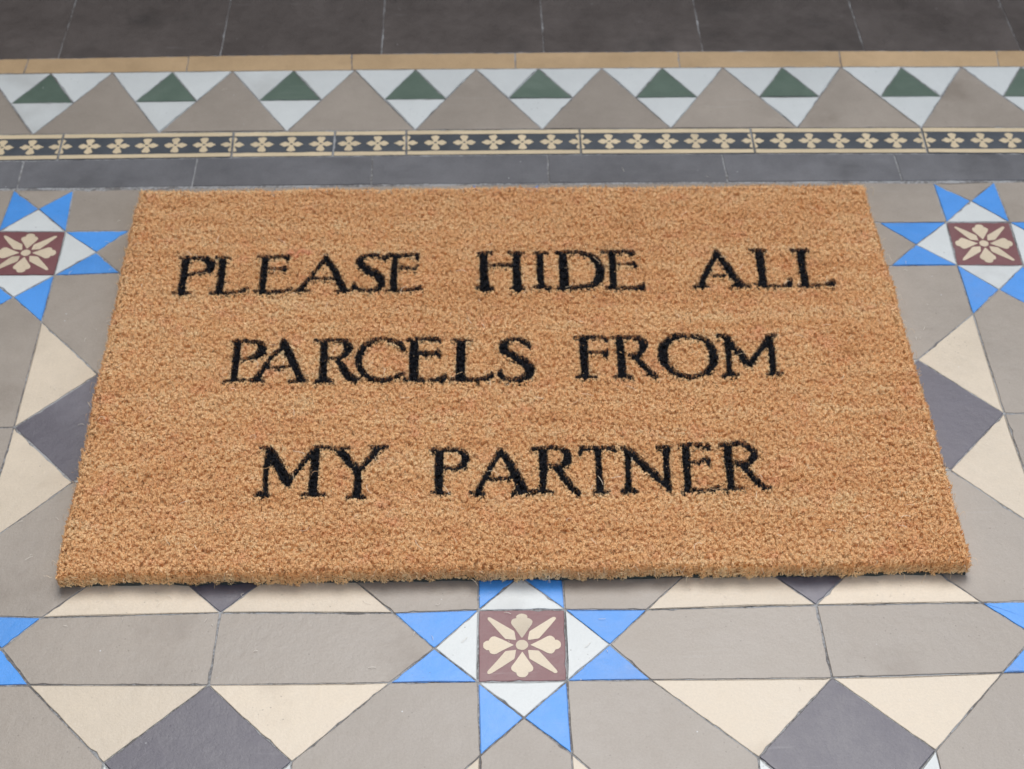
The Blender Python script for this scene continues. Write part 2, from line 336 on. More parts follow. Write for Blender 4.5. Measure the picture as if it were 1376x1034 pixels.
["grey_triangle_tile","taupe",[472.5,536.0,582.2,535.5,527.7,628.5]],
["dark_floor_tile","darkbig",[-697.4,650.4,-550.4,650.4,-550.4,800.4,-697.4,800.4]],
["dark_floor_tile","darkbig",[-667.4,800.4,-520.4,800.4,-520.4,950.4,-667.4,950.4]],
["dark_floor_tile","darkbig",[-550.4,650.4,-403.4,652.6,-403.4,802.6,-550.4,800.4]],
["dark_floor_tile","darkbig",[-520.4,800.4,-373.4,802.6,-373.4,952.6,-520.4,950.4]],
["dark_floor_tile","darkbig",[-403.4,652.6,-256.7,654.9,-256.7,804.9,-403.4,802.6]],
["dark_floor_tile","darkbig",[-373.4,802.6,-226.7,804.9,-226.7,954.9,-373.4,952.6]],
["dark_floor_tile","darkbig",[-256.7,654.9,-109.7,656.4,-109.7,806.4,-256.7,804.9]],
["dark_floor_tile","darkbig",[-226.7,804.9,-79.7,806.4,-79.7,956.4,-226.7,954.9]],
["dark_floor_tile","darkbig",[-109.7,656.4,39.0,657.1,39.0,807.1,-109.7,806.4]],
["dark_floor_tile","darkbig",[-79.7,806.4,69.0,807.1,69.0,957.1,-79.7,956.4]],
["dark_floor_tile","darkbig",[39.0,657.1,185.3,657.0,185.3,807.0,39.0,807.1]],
["dark_floor_tile","darkbig",[69.0,807.1,215.3,807.0,215.3,957.0,69.0,957.1]],
["dark_floor_tile","darkbig",[185.3,657.0,334.6,656.1,334.6,806.1,185.3,807.0]],
["dark_floor_tile","darkbig",[215.3,807.0,364.6,806.1,364.6,956.1,215.3,957.0]],
["dark_floor_tile","darkbig",[334.6,656.1,479.4,654.4,479.4,804.4,334.6,806.1]],
["dark_floor_tile","darkbig",[364.6,806.1,509.4,804.4,509.4,954.4,364.6,956.1]],
["dark_floor_tile","darkbig",[479.4,654.4,626.4,653.4,626.4,803.4,479.4,804.4]],
["dark_floor_tile","darkbig",[509.4,804.4,656.4,803.4,656.4,953.4,509.4,954.4]],
["dark_floor_tile","darkbig",[626.4,653.4,773.4,653.4,773.4,803.4,626.4,803.4]],
["dark_floor_tile","darkbig",[656.4,803.4,803.4,803.4,803.4,953.4,656.4,953.4]]]
LETTERS = [["P",[[[-248.9,355.0,2.7],[-248.6,335.4,2.5],[-248.4,316.8,2.5]],[[-253.3,356.3,1.0],[-245.3,356.2,1.2]],[[-246.2,356.6,1.0],[-239.6,357.0,1.0],[-233.5,354.7,2.3],[-229.1,348.9,3.2],[-229.6,342.6,2.7],[-233.5,340.2,1.3],[-239.9,338.4,0.8],[-245.8,336.0,0.8]],[[-254.0,316.0,1.0],[-241.0,315.8,1.0]]]],
["L",[[[-220.9,353.9,2.5],[-220.4,337.5,2.5],[-220.0,317.7,2.6]],[[-226.2,357.2,0.8],[-215.6,355.8,0.8]],[[-226.7,315.9,0.8],[-216.0,314.5,1.1],[-206.3,316.2,1.0],[-201.6,317.4,1.5],[-199.4,320.4,0.8]]]],
["E",[[[-188.4,354.7,2.3],[-188.3,334.5,2.5],[-188.1,317.2,2.5]],[[-194.5,357.1,0.7],[-185.2,356.0,1.2],[-178.6,357.2,1.0],[-171.9,356.8,1.8],[-170.8,353.8,1.2]],[[-186.9,342.0,0.8],[-177.4,341.9,0.7],[-172.8,342.4,2.5]],[[-193.7,316.7,0.8],[-181.0,315.5,1.5],[-172.9,316.3,1.0],[-168.9,317.5,1.3],[-166.1,319.3,1.0]]]],
["A",[[[-141.9,357.9,1.3],[-142.7,352.8,1.5],[-153.3,330.3,1.2],[-158.7,319.8,1.5]],[[-141.9,357.9,1.3],[-141.1,354.1,2.0],[-134.0,340.0,2.2],[-130.0,327.4,2.5],[-125.4,317.5,2.3]],[[-150.8,330.5,0.7],[-141.8,331.1,1.0],[-133.5,330.0,1.3]],[[-162.2,316.8,1.1],[-158.3,319.2,2.1]],[[-158.1,317.0,0.8],[-151.6,316.9,0.5]],[[-132.7,316.6,0.7],[-119.6,316.4,0.7]]]],
["S",[[[-96.7,353.4,1.3],[-100.6,357.3,1.2],[-105.7,359.3,1.2],[-113.1,356.2,1.8],[-116.2,350.5,2.5],[-110.9,342.2,2.8],[-103.2,337.0,2.8],[-98.4,330.7,2.8],[-97.7,323.2,2.5],[-101.6,317.8,1.5],[-107.3,316.2,0.8],[-114.8,317.9,0.8],[-118.2,320.5,1.8],[-118.8,324.2,1.3]]]],
["E",[[[-88.0,355.9,1.7],[-88.7,339.3,2.3],[-88.4,318.2,2.5]],[[-96.3,354.7,1.2],[-93.1,358.5,1.2],[-84.7,357.7,1.3],[-74.6,358.2,1.2],[-70.4,358.2,1.0],[-71.1,353.7,1.2]],[[-87.6,343.1,0.8],[-80.1,342.4,1.2],[-72.6,341.6,1.5],[-70.6,345.4,0.8]],[[-93.8,316.0,0.7],[-83.6,316.6,1.1],[-73.7,317.0,1.0],[-67.6,318.8,1.6]]]],
["H",[[[-19.5,356.6,2.9],[-19.7,338.3,2.9],[-18.9,318.1,3.5]],[[-23.5,358.8,0.9],[-13.0,359.8,0.8]],[[-24.9,318.2,1.2],[-13.0,317.2,1.2]],[[5.9,356.3,2.7],[5.7,338.0,2.9],[5.8,317.7,3.3]],[[-0.5,359.6,0.9],[11.8,358.9,0.9]],[[0.3,317.0,0.9],[10.6,317.3,1.2]],[[-16.3,343.8,0.8],[-6.9,344.8,1.3],[4.6,344.3,1.3]]]],
["I",[[[24.3,355.2,2.5],[23.7,337.7,2.5],[24.1,320.5,2.3]],[[20.2,359.3,0.9],[30.3,359.2,0.9]],[[18.9,318.3,1.2],[24.6,319.3,1.6],[30.7,317.3,1.2]]]],
["D",[[[42.2,355.8,2.7],[41.9,337.4,3.3],[41.6,320.3,3.5]],[[37.1,359.1,0.9],[45.0,359.4,1.5],[53.5,359.3,1.3],[61.7,356.3,1.7],[67.7,349.8,2.7],[70.4,340.2,3.3],[68.9,327.6,3.1],[63.9,320.7,1.9],[56.5,318.8,1.2],[47.2,317.4,1.2],[36.9,317.3,1.2]]]],
["E",[[[80.5,356.0,2.3],[80.0,338.5,2.5],[79.1,319.7,2.5]],[[73.0,359.3,1.3],[80.9,358.4,1.5],[90.4,358.8,1.1],[96.6,357.1,1.9]],[[81.5,344.5,1.0],[89.4,344.4,0.8],[96.2,344.6,1.9],[97.5,341.4,1.3]],[[73.4,317.0,0.9],[84.3,316.9,1.0],[94.6,316.7,1.0],[101.4,317.8,1.7],[102.6,320.9,0.9]]]],
["A",[[[162.5,357.9,1.9],[161.0,352.9,1.9],[154.0,339.0,1.8],[147.3,323.2,2.0]],[[140.8,317.8,0.9],[145.9,319.1,1.8],[151.2,317.7,0.9]],[[162.5,357.9,1.9],[163.5,352.9,2.2],[168.3,342.3,2.8],[171.6,331.8,2.9],[175.7,320.0,2.7]],[[169.9,317.8,0.7],[177.4,319.1,2.0],[183.1,317.9,1.1]],[[156.3,329.9,1.3],[165.5,330.5,1.0]]]],
["L",[[[195.6,356.7,3.2],[195.1,342.6,3.0],[194.6,328.7,2.7],[193.9,319.8,2.9]],[[188.9,359.2,0.9],[200.6,359.0,1.1]],[[187.5,319.5,0.8],[197.2,317.4,1.1],[206.3,317.1,0.7],[214.2,318.1,1.6],[215.1,324.3,1.8]]]],
["L",[[[228.2,356.2,3.0],[227.0,342.1,2.8],[226.7,328.2,2.7],[226.2,319.3,2.6]],[[220.6,358.8,0.9],[234.1,358.6,1.1]],[[220.9,317.3,1.1],[232.0,318.1,0.8],[241.2,318.7,0.8],[246.9,319.7,2.0],[248.1,321.7,1.8]]]],
["P",[[[-200.4,259.4,2.3],[-200.5,245.7,2.4],[-200.0,223.7,2.0]],[[-204.1,261.8,0.9],[-195.0,262.5,0.9],[-187.1,261.8,1.0],[-182.9,257.9,2.4],[-182.0,252.9,3.3],[-184.6,248.0,2.4],[-189.1,244.9,1.2],[-197.6,244.2,0.7]],[[-206.4,221.2,0.8],[-192.1,222.4,0.8]]]],
["A",[[[-167.6,262.7,1.6],[-168.6,252.7,1.4],[-174.6,246.6,1.2],[-178.9,236.8,1.4],[-182.3,227.1,2.0],[-184.5,222.9,2.2]],[[-188.6,221.8,1.0],[-178.8,221.3,1.0]],[[-167.6,262.7,1.6],[-165.9,257.7,2.4],[-161.7,247.6,2.6],[-156.9,235.2,2.4],[-152.2,223.6,2.4]],[[-159.6,220.1,1.0],[-147.8,221.4,1.0]],[[-177.0,234.9,0.8],[-168.4,234.4,0.9],[-159.9,235.3,0.7]]]],
["R",[[[-137.5,259.1,2.4],[-136.8,242.3,2.6],[-136.5,224.0,2.6]],[[-144.1,262.6,0.7],[-134.9,262.2,1.0],[-127.1,262.7,0.9],[-121.7,260.1,2.1],[-119.3,254.4,3.1],[-121.1,248.2,2.4],[-125.2,243.1,1.4],[-132.9,243.4,0.8]],[[-127.7,242.7,1.2],[-123.0,234.7,2.2],[-118.2,224.9,2.9],[-113.8,221.8,1.9],[-110.0,221.4,0.9]],[[-142.2,219.5,1.2],[-136.8,221.6,1.7],[-129.1,220.2,1.2]]]],
["C",[[[-79.0,252.6,1.7],[-82.0,258.1,1.9],[-87.8,261.6,1.1],[-95.4,263.4,1.0],[-102.0,261.1,1.3],[-107.5,256.4,2.1],[-110.1,251.0,2.3],[-111.9,242.9,2.3],[-110.8,234.8,2.1],[-106.7,226.1,1.9],[-101.5,222.1,1.5],[-93.9,219.8,1.3],[-86.6,221.9,1.3],[-82.0,224.4,1.5],[-78.3,227.0,0.7]]]],
["E",[[[-71.5,258.6,2.7],[-71.3,240.9,3.4],[-71.2,222.9,3.0]],[[-76.8,261.7,0.8],[-67.8,262.4,1.3],[-60.1,262.9,1.1],[-54.4,262.2,1.7],[-52.5,259.7,1.0]],[[-69.4,247.7,1.3],[-62.8,247.5,1.7],[-56.1,246.8,1.5],[-53.5,247.4,1.9]],[[-54.3,250.8,0.9],[-53.3,243.3,0.9]],[[-77.2,220.8,1.1],[-66.1,220.2,1.3],[-55.8,219.7,0.8],[-50.3,221.3,2.2],[-48.0,224.6,0.9]]]],
["L",[[[-37.0,258.1,3.0],[-37.4,240.4,3.0],[-37.7,223.1,3.2]],[[-43.9,261.4,0.8],[-30.1,260.3,1.0]],[[-45.2,220.3,0.8],[-35.4,220.4,1.7],[-27.0,219.2,0.9],[-19.6,220.8,1.5],[-15.8,222.7,2.1],[-14.8,225.4,1.3]]]],
["S",[[[12.7,253.9,1.3],[10.9,258.0,2.3],[5.7,261.6,1.3],[-1.9,261.4,1.3],[-6.3,256.9,2.7],[-5.9,250.1,3.2],[1.5,243.2,2.6],[8.9,237.0,3.2],[12.9,230.9,3.2],[11.8,224.3,2.8],[6.5,219.8,1.9],[-1.0,218.8,1.3],[-6.5,220.6,1.5],[-9.2,224.6,1.7],[-8.7,229.2,1.1]]]],
["F",[[[53.0,260.0,2.7],[52.5,246.3,2.9],[52.4,231.9,2.6],[52.2,223.5,2.5]],[[46.4,262.2,0.9],[52.8,262.1,1.7],[59.2,262.7,1.0],[66.9,262.6,0.9],[69.9,260.2,1.5],[69.5,258.4,0.9]],[[55.7,246.7,0.9],[64.6,246.6,0.9],[68.6,245.6,1.9]],[[69.8,249.2,0.8],[68.7,242.0,0.8]],[[46.2,221.9,0.9],[53.1,222.6,1.4],[60.2,221.2,0.9]]]],
["R",[[[79.4,259.6,2.4],[79.7,245.9,2.7],[79.3,231.5,2.8],[78.8,223.6,2.7]],[[73.8,261.7,1.0],[79.6,261.9,1.4],[88.6,262.4,1.0],[94.2,260.8,1.7],[97.0,255.7,3.1],[95.9,250.2,2.3],[92.2,243.9,1.6],[85.5,243.3,0.9]],[[89.6,242.1,1.5],[94.0,234.0,2.3],[98.9,225.9,2.0],[103.5,221.0,1.4]],[[73.3,221.0,0.7],[79.3,221.8,1.5],[86.0,220.4,1.1]]]],
["O",[[[130.3,263.1,1.3],[121.9,263.3,1.7],[115.7,259.1,2.3],[111.3,252.5,3.2],[110.1,244.2,3.3],[110.9,234.7,3.0],[115.2,227.1,2.1],[120.4,221.8,1.5],[127.7,220.5,1.0],[135.2,221.8,1.1],[141.4,226.1,1.8],[145.9,233.0,2.6],[147.2,242.4,3.2],[146.6,250.8,2.8],[143.9,256.9,2.3],[138.6,261.8,1.7],[130.3,263.1,1.3]]]],
["M",[[[152.2,263.4,1.2],[157.3,263.3,1.5],[159.4,259.6,2.7],[162.6,251.8,2.3],[166.6,243.3,2.7],[170.5,235.0,2.5],[172.2,232.0,1.6]],[[172.2,232.0,1.6],[174.3,235.5,1.7],[180.0,244.3,1.5],[186.5,255.0,1.8],[189.8,261.0,1.8],[191.7,262.4,1.3],[196.0,263.3,0.8]],[[158.9,255.4,2.2],[157.9,243.5,2.0],[157.6,234.0,1.8],[156.3,223.5,1.8]],[[151.5,221.3,1.1],[156.6,222.9,1.8],[163.1,222.2,0.7]],[[190.1,257.4,2.3],[190.2,245.3,2.3],[189.3,233.5,2.1],[188.6,225.3,2.3]],[[183.7,222.2,0.8],[195.0,223.7,0.8]]]],
["M",[[[-174.6,155.5,0.7],[-170.1,155.8,1.0],[-168.1,153.6,2.1],[-165.9,149.6,2.7],[-160.6,138.6,2.8],[-156.2,128.7,2.9],[-154.0,123.4,2.0]],[[-169.2,149.6,1.9],[-169.1,147.6,1.9],[-169.5,134.8,1.5],[-168.5,118.3,1.3]],[[-174.5,113.8,1.2],[-170.2,114.5,1.6],[-166.2,113.7,1.0]],[[-154.0,123.4,2.0],[-151.2,129.6,1.5],[-146.0,139.3,1.3],[-140.8,149.2,1.6],[-137.4,154.6,1.6]],[[-136.9,152.1,2.5],[-136.5,134.3,2.6],[-136.9,122.6,2.9],[-136.5,114.9,2.6]],[[-143.8,113.6,1.0],[-128.9,113.6,1.0]],[[-136.8,155.9,1.0],[-130.1,156.0,1.0]]]],
["Y",[[[-130.1,156.2,0.9],[-123.3,153.9,1.0],[-120.3,152.3,2.1],[-116.3,146.8,2.5],[-111.9,140.3,2.5],[-107.7,135.8,2.6],[-106.9,127.0,2.0],[-106.6,119.2,2.5],[-107.4,113.0,2.7]],[[-123.4,154.9,0.9],[-114.1,154.9,1.0]],[[-105.1,136.2,1.3],[-100.6,143.0,1.8],[-96.5,149.4,1.9],[-94.7,153.4,1.9]],[[-98.5,155.5,0.9],[-93.7,155.2,1.3],[-88.5,155.8,1.3]],[[-113.7,110.6,0.7],[-101.5,111.0,1.0]]]],
["P",[[[-51.7,150.3,2.6],[-52.4,137.2,2.8],[-52.3,124.3,2.7],[-52.0,115.8,2.2]],[[-57.9,152.4,1.0],[-46.0,152.4,1.1],[-39.5,152.1,1.3],[-35.4,149.5,2.1],[-33.8,144.0,2.6],[-35.8,138.0,2.1],[-40.3,135.4,1.3],[-48.4,135.8,1.0]],[[-57.0,114.0,0.8],[-45.0,113.4,0.8]]]],
["A",[[[-10.2,151.3,2.0],[-12.6,145.3,1.8],[-16.8,136.6,1.6],[-21.0,127.0,1.6],[-25.1,117.5,1.8]],[[-31.1,113.2,0.9],[-26.7,113.3,1.9],[-21.9,112.2,1.3]],[[-10.2,151.3,2.0],[-6.9,145.2,2.3],[-3.0,136.4,2.6],[0.8,126.6,3.2],[3.7,117.0,3.4]],[[-2.8,112.9,1.1],[6.8,114.3,1.9]],[[-19.4,126.4,0.8],[-10.5,125.5,1.0],[-2.5,126.7,1.0]]]],
["R",[[[18.9,149.2,2.6],[19.0,140.4,2.8],[18.6,128.5,2.3],[17.7,116.8,1.9]],[[12.1,152.4,1.1],[18.6,151.9,1.6],[24.4,153.7,1.0],[31.7,152.5,1.3],[36.0,147.8,2.5],[35.7,140.7,2.6],[31.0,135.8,1.6],[23.7,136.0,1.1]],[[28.5,133.7,2.3],[32.9,125.0,2.3],[37.3,116.5,1.9],[41.5,112.4,1.6]],[[9.2,113.8,0.8],[18.0,114.1,1.1],[24.4,113.0,0.7]]]],
["T",[[[44.5,147.7,1.0],[46.2,152.1,1.7],[51.6,152.5,1.2],[57.5,152.0,1.5],[63.5,152.3,1.1],[67.3,151.4,1.5],[68.6,149.0,0.8]],[[56.8,149.6,2.1],[56.7,140.0,1.8],[56.5,130.5,2.0],[56.5,121.2,2.2],[56.4,115.4,2.4]],[[52.5,113.1,0.9],[61.8,113.2,0.9]]]],
["N",[[[77.4,146.0,2.1],[76.6,134.9,1.7],[76.3,125.5,1.8],[75.5,117.7,2.0]],[[70.8,113.2,0.7],[76.2,114.3,1.5],[81.9,112.6,0.5]],[[73.3,151.7,0.7],[75.9,150.4,2.0],[77.7,150.0,2.1],[82.0,144.3,2.5],[87.3,137.1,2.4],[92.6,129.9,2.5],[97.3,122.8,1.9],[100.5,118.9,2.2],[103.5,114.2,1.0]],[[104.2,150.4,2.3],[103.3,143.2,1.8],[102.6,132.9,1.9],[102.4,123.5,2.0],[103.1,115.8,1.3]],[[97.9,152.5,0.8],[107.1,152.0,0.8]]]],
["E",[[[117.7,151.9,2.2],[116.9,140.9,2.6],[116.4,129.1,2.1],[116.0,119.2,2.1],[115.5,114.7,2.0]],[[112.8,153.6,0.6],[120.7,153.8,1.1],[128.4,153.7,1.0],[132.7,152.1,1.8],[133.0,149.5,1.1]],[[119.1,137.6,0.6],[124.8,138.2,0.9],[128.9,140.5,0.9],[131.7,140.2,1.5],[131.9,136.4,1.3]],[[111.6,112.7,0.9],[117.9,113.4,1.2],[126.5,113.3,0.6],[133.3,113.2,1.0],[135.7,114.8,1.6]]]],
["R",[[[146.5,150.6,2.5],[145.9,140.4,2.8],[145.4,128.7,2.6],[144.9,118.7,2.2],[144.7,115.0,2.1]],[[141.1,153.3,1.0],[147.5,153.6,1.5],[155.9,154.8,1.1],[160.6,152.1,1.8],[163.9,147.8,2.4],[164.2,143.1,2.5],[160.8,138.5,1.9],[155.4,136.0,1.5],[150.6,137.4,1.0]],[[154.6,134.4,2.4],[159.2,125.9,2.2],[163.3,119.2,2.1],[167.0,114.7,1.5],[171.0,114.4,0.9]],[[140.1,113.1,1.0],[145.8,113.8,1.1],[154.2,113.7,0.9]]]]]

# ---------------------------------------------------------------- materials
def srgb(r, g, b):
    f = lambda c: (c / 255 / 12.92) if c / 255 <= .04045 else ((c / 255 + .055) / 1.055) ** 2.4
    return (f(r), f(g), f(b), 1)

ALB = .86       # exposure is set for the porch, so every glaze is a little darker than it looks

def tile_mat(name, col, var=0.06, mottle=0.10, speck=0.35, rough=0.38, stain=None, stain_amt=0.0, spec=0.5):
    m = bpy.data.materials.new(name)
    m.use_nodes = True
    t = m.node_tree
    N, Lk = t.nodes, t.links
    b = N['Principled BSDF']
    geo = N.new('ShaderNodeNewGeometry')
    oi = N.new('ShaderNodeObjectInfo')
    off = N.new('ShaderNodeVectorMath'); off.operation = 'MULTIPLY_ADD'
    cmb = N.new('ShaderNodeCombineXYZ')
    Lk.new(oi.outputs['Random'], cmb.inputs[0]); Lk.new(oi.outputs['Random'], cmb.inputs[1])
    off.inputs[1].default_value = (9, 5, 3)
    Lk.new(cmb.outputs[0], off.inputs[0]); Lk.new(geo.outputs['Position'], off.inputs[2])
    def noise(scale, detail, rgh=0.6):
        n = N.new('ShaderNodeTexNoise'); n.inputs['Scale'].default_value = scale
        n.inputs['Detail'].default_value = detail; n.inputs['Roughness'].default_value = rgh
        Lk.new(off.outputs[0], n.inputs['Vector']); return n.outputs['Fac']
    def mr(src, a, b_, c, d, smooth=False):
        x = N.new('ShaderNodeMapRange'); x.inputs['From Min'].default_value = a; x.inputs['From Max'].default_value = b_
        x.inputs['To Min'].default_value = c; x.inputs['To Max'].default_value = d
        if smooth: x.interpolation_type = 'SMOOTHSTEP'
        Lk.new(src, x.inputs['Value']); return x.outputs['Result']
    def mul(a, b_):
        x = N.new('ShaderNodeMath'); x.operation = 'MULTIPLY'; Lk.new(a, x.inputs[0]); Lk.new(b_, x.inputs[1]); return x.outputs[0]
    def mix(fac, a, b_, mode='MIX'):
        x = N.new('ShaderNodeMix'); x.data_type = 'RGBA'; x.blend_type = mode
        if isinstance(fac, float): x.inputs['Factor'].default_value = fac
        else: Lk.new(fac, x.inputs['Factor'])
        for s, v in ((x.inputs['A'], a), (x.inputs['B'], b_)):
            if isinstance(v, tuple): s.default_value = v
            else: Lk.new(v, s)
        return x.outputs['Result']
    big = noise(14, 4)
    mid = noise(90, 4, .65)
    fine = noise(620, 4, .75)
    val = mul(mul(mr(big, .3, .7, 1 - mottle, 1 + mottle), mr(mid, .25, .75, 1 - mottle * .7, 1 + mottle * .7)),
              mul(mr(fine, .25, .75, 1 - mottle * 1.3, 1 + mottle * 1.3), mr(oi.outputs['Random'], 0, 1, 1 - var, 1 + var)))
    sc = N.new('ShaderNodeVectorMath'); sc.operation = 'SCALE'
    sc.inputs[0].default_value = [k * ALB for k in col[:3]]; Lk.new(val, sc.inputs['Scale'])
    c = sc.outputs[0]
    # dark pits and specks in the clay
    vo = N.new('ShaderNodeTexVoronoi'); vo.inputs['Scale'].default_value = 210; Lk.new(off.outputs[0], vo.inputs['Vector'])
    pit = mul(mr(vo.outputs['Distance'], .06, .15, 1, 0), mr(noise(37, 2), .52, .62, 0, 1))
    c = mix(mul(pit, mr(fine, 0, 1, speck, speck)), c, (col[0] * .25, col[1] * .24, col[2] * .22, 1))
    # pale dust specks
    vo2 = N.new('ShaderNodeTexVoronoi'); vo2.inputs['Scale'].default_value = 95; Lk.new(off.outputs[0], vo2.inputs['Vector'])
    dust = mul(mr(vo2.outputs['Distance'], .025, .06, 1, 0), mr(noise(23, 2), .55, .62, 0, .8))
    c = mix(dust, c, (.62, .62, .6, 1))
    # scuffs: short pale hairlines from years of feet
    vm = N.new('ShaderNodeMapping'); vm.inputs['Rotation'].default_value = (0, 0, .9); vm.inputs['Scale'].default_value = (14, 210, 20)
    Lk.new(off.outputs[0], vm.inputs['Vector'])
    sn = N.new('ShaderNodeTexNoise'); sn.inputs['Scale'].default_value = 1.0; sn.inputs['Detail'].default_value = 2; sn.inputs['Distortion'].default_value = .6
    Lk.new(vm.outputs[0], sn.inputs['Vector'])
    scuff = mul(mr(sn.outputs['Fac'], .66, .72, 0, .09), mr(noise(9, 3), .50, .62, 0, 1))
    c = mix(scuff, c, (.55, .54, .52, 1))
    if stain_amt > 0:
        st = mr(noise(11, 5, .55), .56, .74, 0, stain_amt, True)
        c = mix(st, c, stain)
    Lk.new(c, b.inputs['Base Color'])
    Lk.new(mul(mr(big, .3, .7, rough * .85, rough * 1.15), mr(mid, .2, .8, .88, 1.12)), b.inputs['Roughness'])
    b.inputs['Specular IOR Level'].default_value = spec
    bp = N.new('ShaderNodeBump'); bp.inputs['Strength'].default_value = .35; bp.inputs['Distance'].default_value = .0003
    Lk.new(fine, bp.inputs['Height'])
    bp2 = N.new('ShaderNodeBump'); bp2.inputs['Strength'].default_value = .5; bp2.inputs['Distance'].default_value = .0006
    Lk.new(mid, bp2.inputs['Height']); Lk.new(bp.outputs[0], bp2.inputs['Normal'])
    Lk.new(bp2.outputs[0], b.inputs['Normal'])
    return m

M = {
    'taupe':  tile_mat('taupe_clay', srgb(160, 149, 135), .07, .07, .45, stain=(.13, .095, .065, 1), stain_amt=.38),
    'cream':  tile_mat('cream_clay', srgb(214, 198, 173), .07, .06, .5, stain=(.34, .26, .17, 1), stain_amt=.42),
    'slate':  tile_mat('slate_clay', srgb(92, 88, 96), .07, .10, .3, stain=(.24, .23, .25, 1), stain_amt=.3),
    'white':  tile_mat('white_clay', srgb(214, 217, 212), .04, .035, .65, stain=(.40, .40, .37, 1), stain_amt=.5),
    'blue':   tile_mat('blue_clay', srgb(68, 150, 228), .08, .06, .4, stain=(.17, .24, .42, 1), stain_amt=.45),
    'maroon': tile_mat('maroon_clay', srgb(118, 68, 70), .06, .08, .3, stain=(.22, .14, .13, 1), stain_amt=.4),
    'green':  tile_mat('green_clay', srgb(93, 112, 97), .08, .10, .3, stain=(.16, .20, .16, 1), stain_amt=.35),
    'dark':   tile_mat('charcoal_clay', srgb(106, 106, 108), .08, .13, .3, stain=(.05, .05, .052, 1), stain_amt=.6),
    'darkbig': tile_mat('dark_floor_clay', srgb(87, 79, 74), .09, .15, .3, stain=(.032, .028, .026, 1), stain_amt=.6),
    'tan':    tile_mat('tan_clay', srgb(198, 167, 126), .06, .08, .4, stain=(.3, .2, .1, 1), stain_amt=.4),
    'navy':   tile_mat('ink_clay', srgb(70, 76, 82), .05, .14, .3, stain=(.13, .13, .13, 1), stain_amt=.4),
    'border_inlay': tile_mat('border_inlay', srgb(219, 199, 162), .04, .06, .5),
    'inlay':  tile_mat('cream_inlay', srgb(216, 198, 168), .04, .06, .6, stain=(.30, .24, .16, 1), stain_amt=.5),
}

def grout_mat():
    m = bpy.data.materials.new('grout'); m.use_nodes = True
    N, Lk = m.node_tree.nodes, m.node_tree.links
    b = N['Principled BSDF']
    geo = N.new('ShaderNodeNewGeometry')
    def nz(sc, dt):
        n = N.new('ShaderNodeTexNoise'); n.inputs['Scale'].default_value = sc; n.inputs['Detail'].default_value = dt
        Lk.new(geo.outputs['Position'], n.inputs['Vector']); return n.outputs['Fac']
    ad = N.new('ShaderNodeMath'); ad.operation = 'MULTIPLY_ADD'; ad.inputs[1].default_value = .45
    Lk.new(nz(420, 4), ad.inputs[0])
    hf = N.new('ShaderNodeMath'); hf.operation = 'MULTIPLY'; hf.inputs[1].default_value = .55
    Lk.new(nz(26, 3), hf.inputs[0]); Lk.new(hf.outputs[0], ad.inputs[2])
    r = N.new('ShaderNodeValToRGB')
    r.color_ramp.elements[0].position = .42; r.color_ramp.elements[0].color = (.15, .14, .13, 1)
    r.color_ramp.elements[1].position = .56; r.color_ramp.elements[1].color = (.34, .34, .33, 1)
    Lk.new(ad.outputs[0], r.inputs['Fac']); Lk.new(r.outputs['Color'], b.inputs['Base Color'])
    b.inputs['Roughness'].default_value = .95
    n2 = N.new('ShaderNodeTexNoise'); n2.inputs['Scale'].default_value = 900
    Lk.new(geo.outputs['Position'], n2.inputs['Vector'])
    bp = N.new('ShaderNodeBump'); bp.inputs['Distance'].default_value = .0004
    Lk.new(n2.outputs['Fac'], bp.inputs['Height']); Lk.new(bp.outputs[0], b.inputs['Normal'])
    return m

def plain(name, col, rough=.8, noise_scale=60, amt=.2):
    m = bpy.data.materials.new(name); m.use_nodes = True
    N, Lk = m.node_tree.nodes, m.node_tree.links
    b = N['Principled BSDF']
    geo = N.new('ShaderNodeNewGeometry')
    n = N.new('ShaderNodeTexNoise'); n.inputs['Scale'].default_value = noise_scale; n.inputs['Detail'].default_value = 5
    Lk.new(geo.outputs['Position'], n.inputs['Vector'])
    x = N.new('ShaderNodeMapRange'); x.inputs['To Min'].default_value = 1 - amt; x.inputs['To Max'].default_value = 1 + amt
    x.inputs['From Min'].default_value = .3; x.inputs['From Max'].default_value = .7
    Lk.new(n.outputs['Fac'], x.inputs['Value'])
    sc = N.new('ShaderNodeVectorMath'); sc.operation = 'SCALE'; sc.inputs[0].default_value = col[:3]
    Lk.new(x.outputs[0], sc.inputs['Scale']); Lk.new(sc.outputs[0], b.inputs['Base Color'])
    b.inputs['Roughness'].default_value = rough
    return m

def fibre_mat():
    m = bpy.data.materials.new('coir_fibre'); m.use_nodes = True
    N, Lk = m.node_tree.nodes, m.node_tree.links
    b = N['Principled BSDF']
    a = N.new('ShaderNodeAttribute'); a.attribute_name = 'fibre_colour'
    Lk.new(a.outputs['Color'], b.inputs['Base Color'])
    b.inputs['Roughness'].default_value = .7
    b.inputs['Specular IOR Level'].default_value = .2
    tr = N.new('ShaderNodeBsdfTranslucent')                 # thin plant fibre lets some light through
    Lk.new(a.outputs['Color'], tr.inputs['Color'])
    mx = N.new('ShaderNodeMixShader'); mx.inputs[0].default_value = .08
    Lk.new(b.outputs[0], mx.inputs[1]); Lk.new(tr.outputs[0], mx.inputs[2])
    Lk.new(mx.outputs[0], N['Material Output'].inputs['Surface'])
    return m

# ---------------------------------------------------------------- mesh helpers
def obj(name, me, mat=None, parent=None):
    o = bpy.data.objects.new(name, me)
    C.objects.link(o)
    if mat is not None and not me.materials: me.materials.append(mat)
    if parent is not None: o.parent = parent
    return o

def mesh(name, v, f):
    me = bpy.data.meshes.new(name); me.from_pydata(v, [], f); me.update(); return me

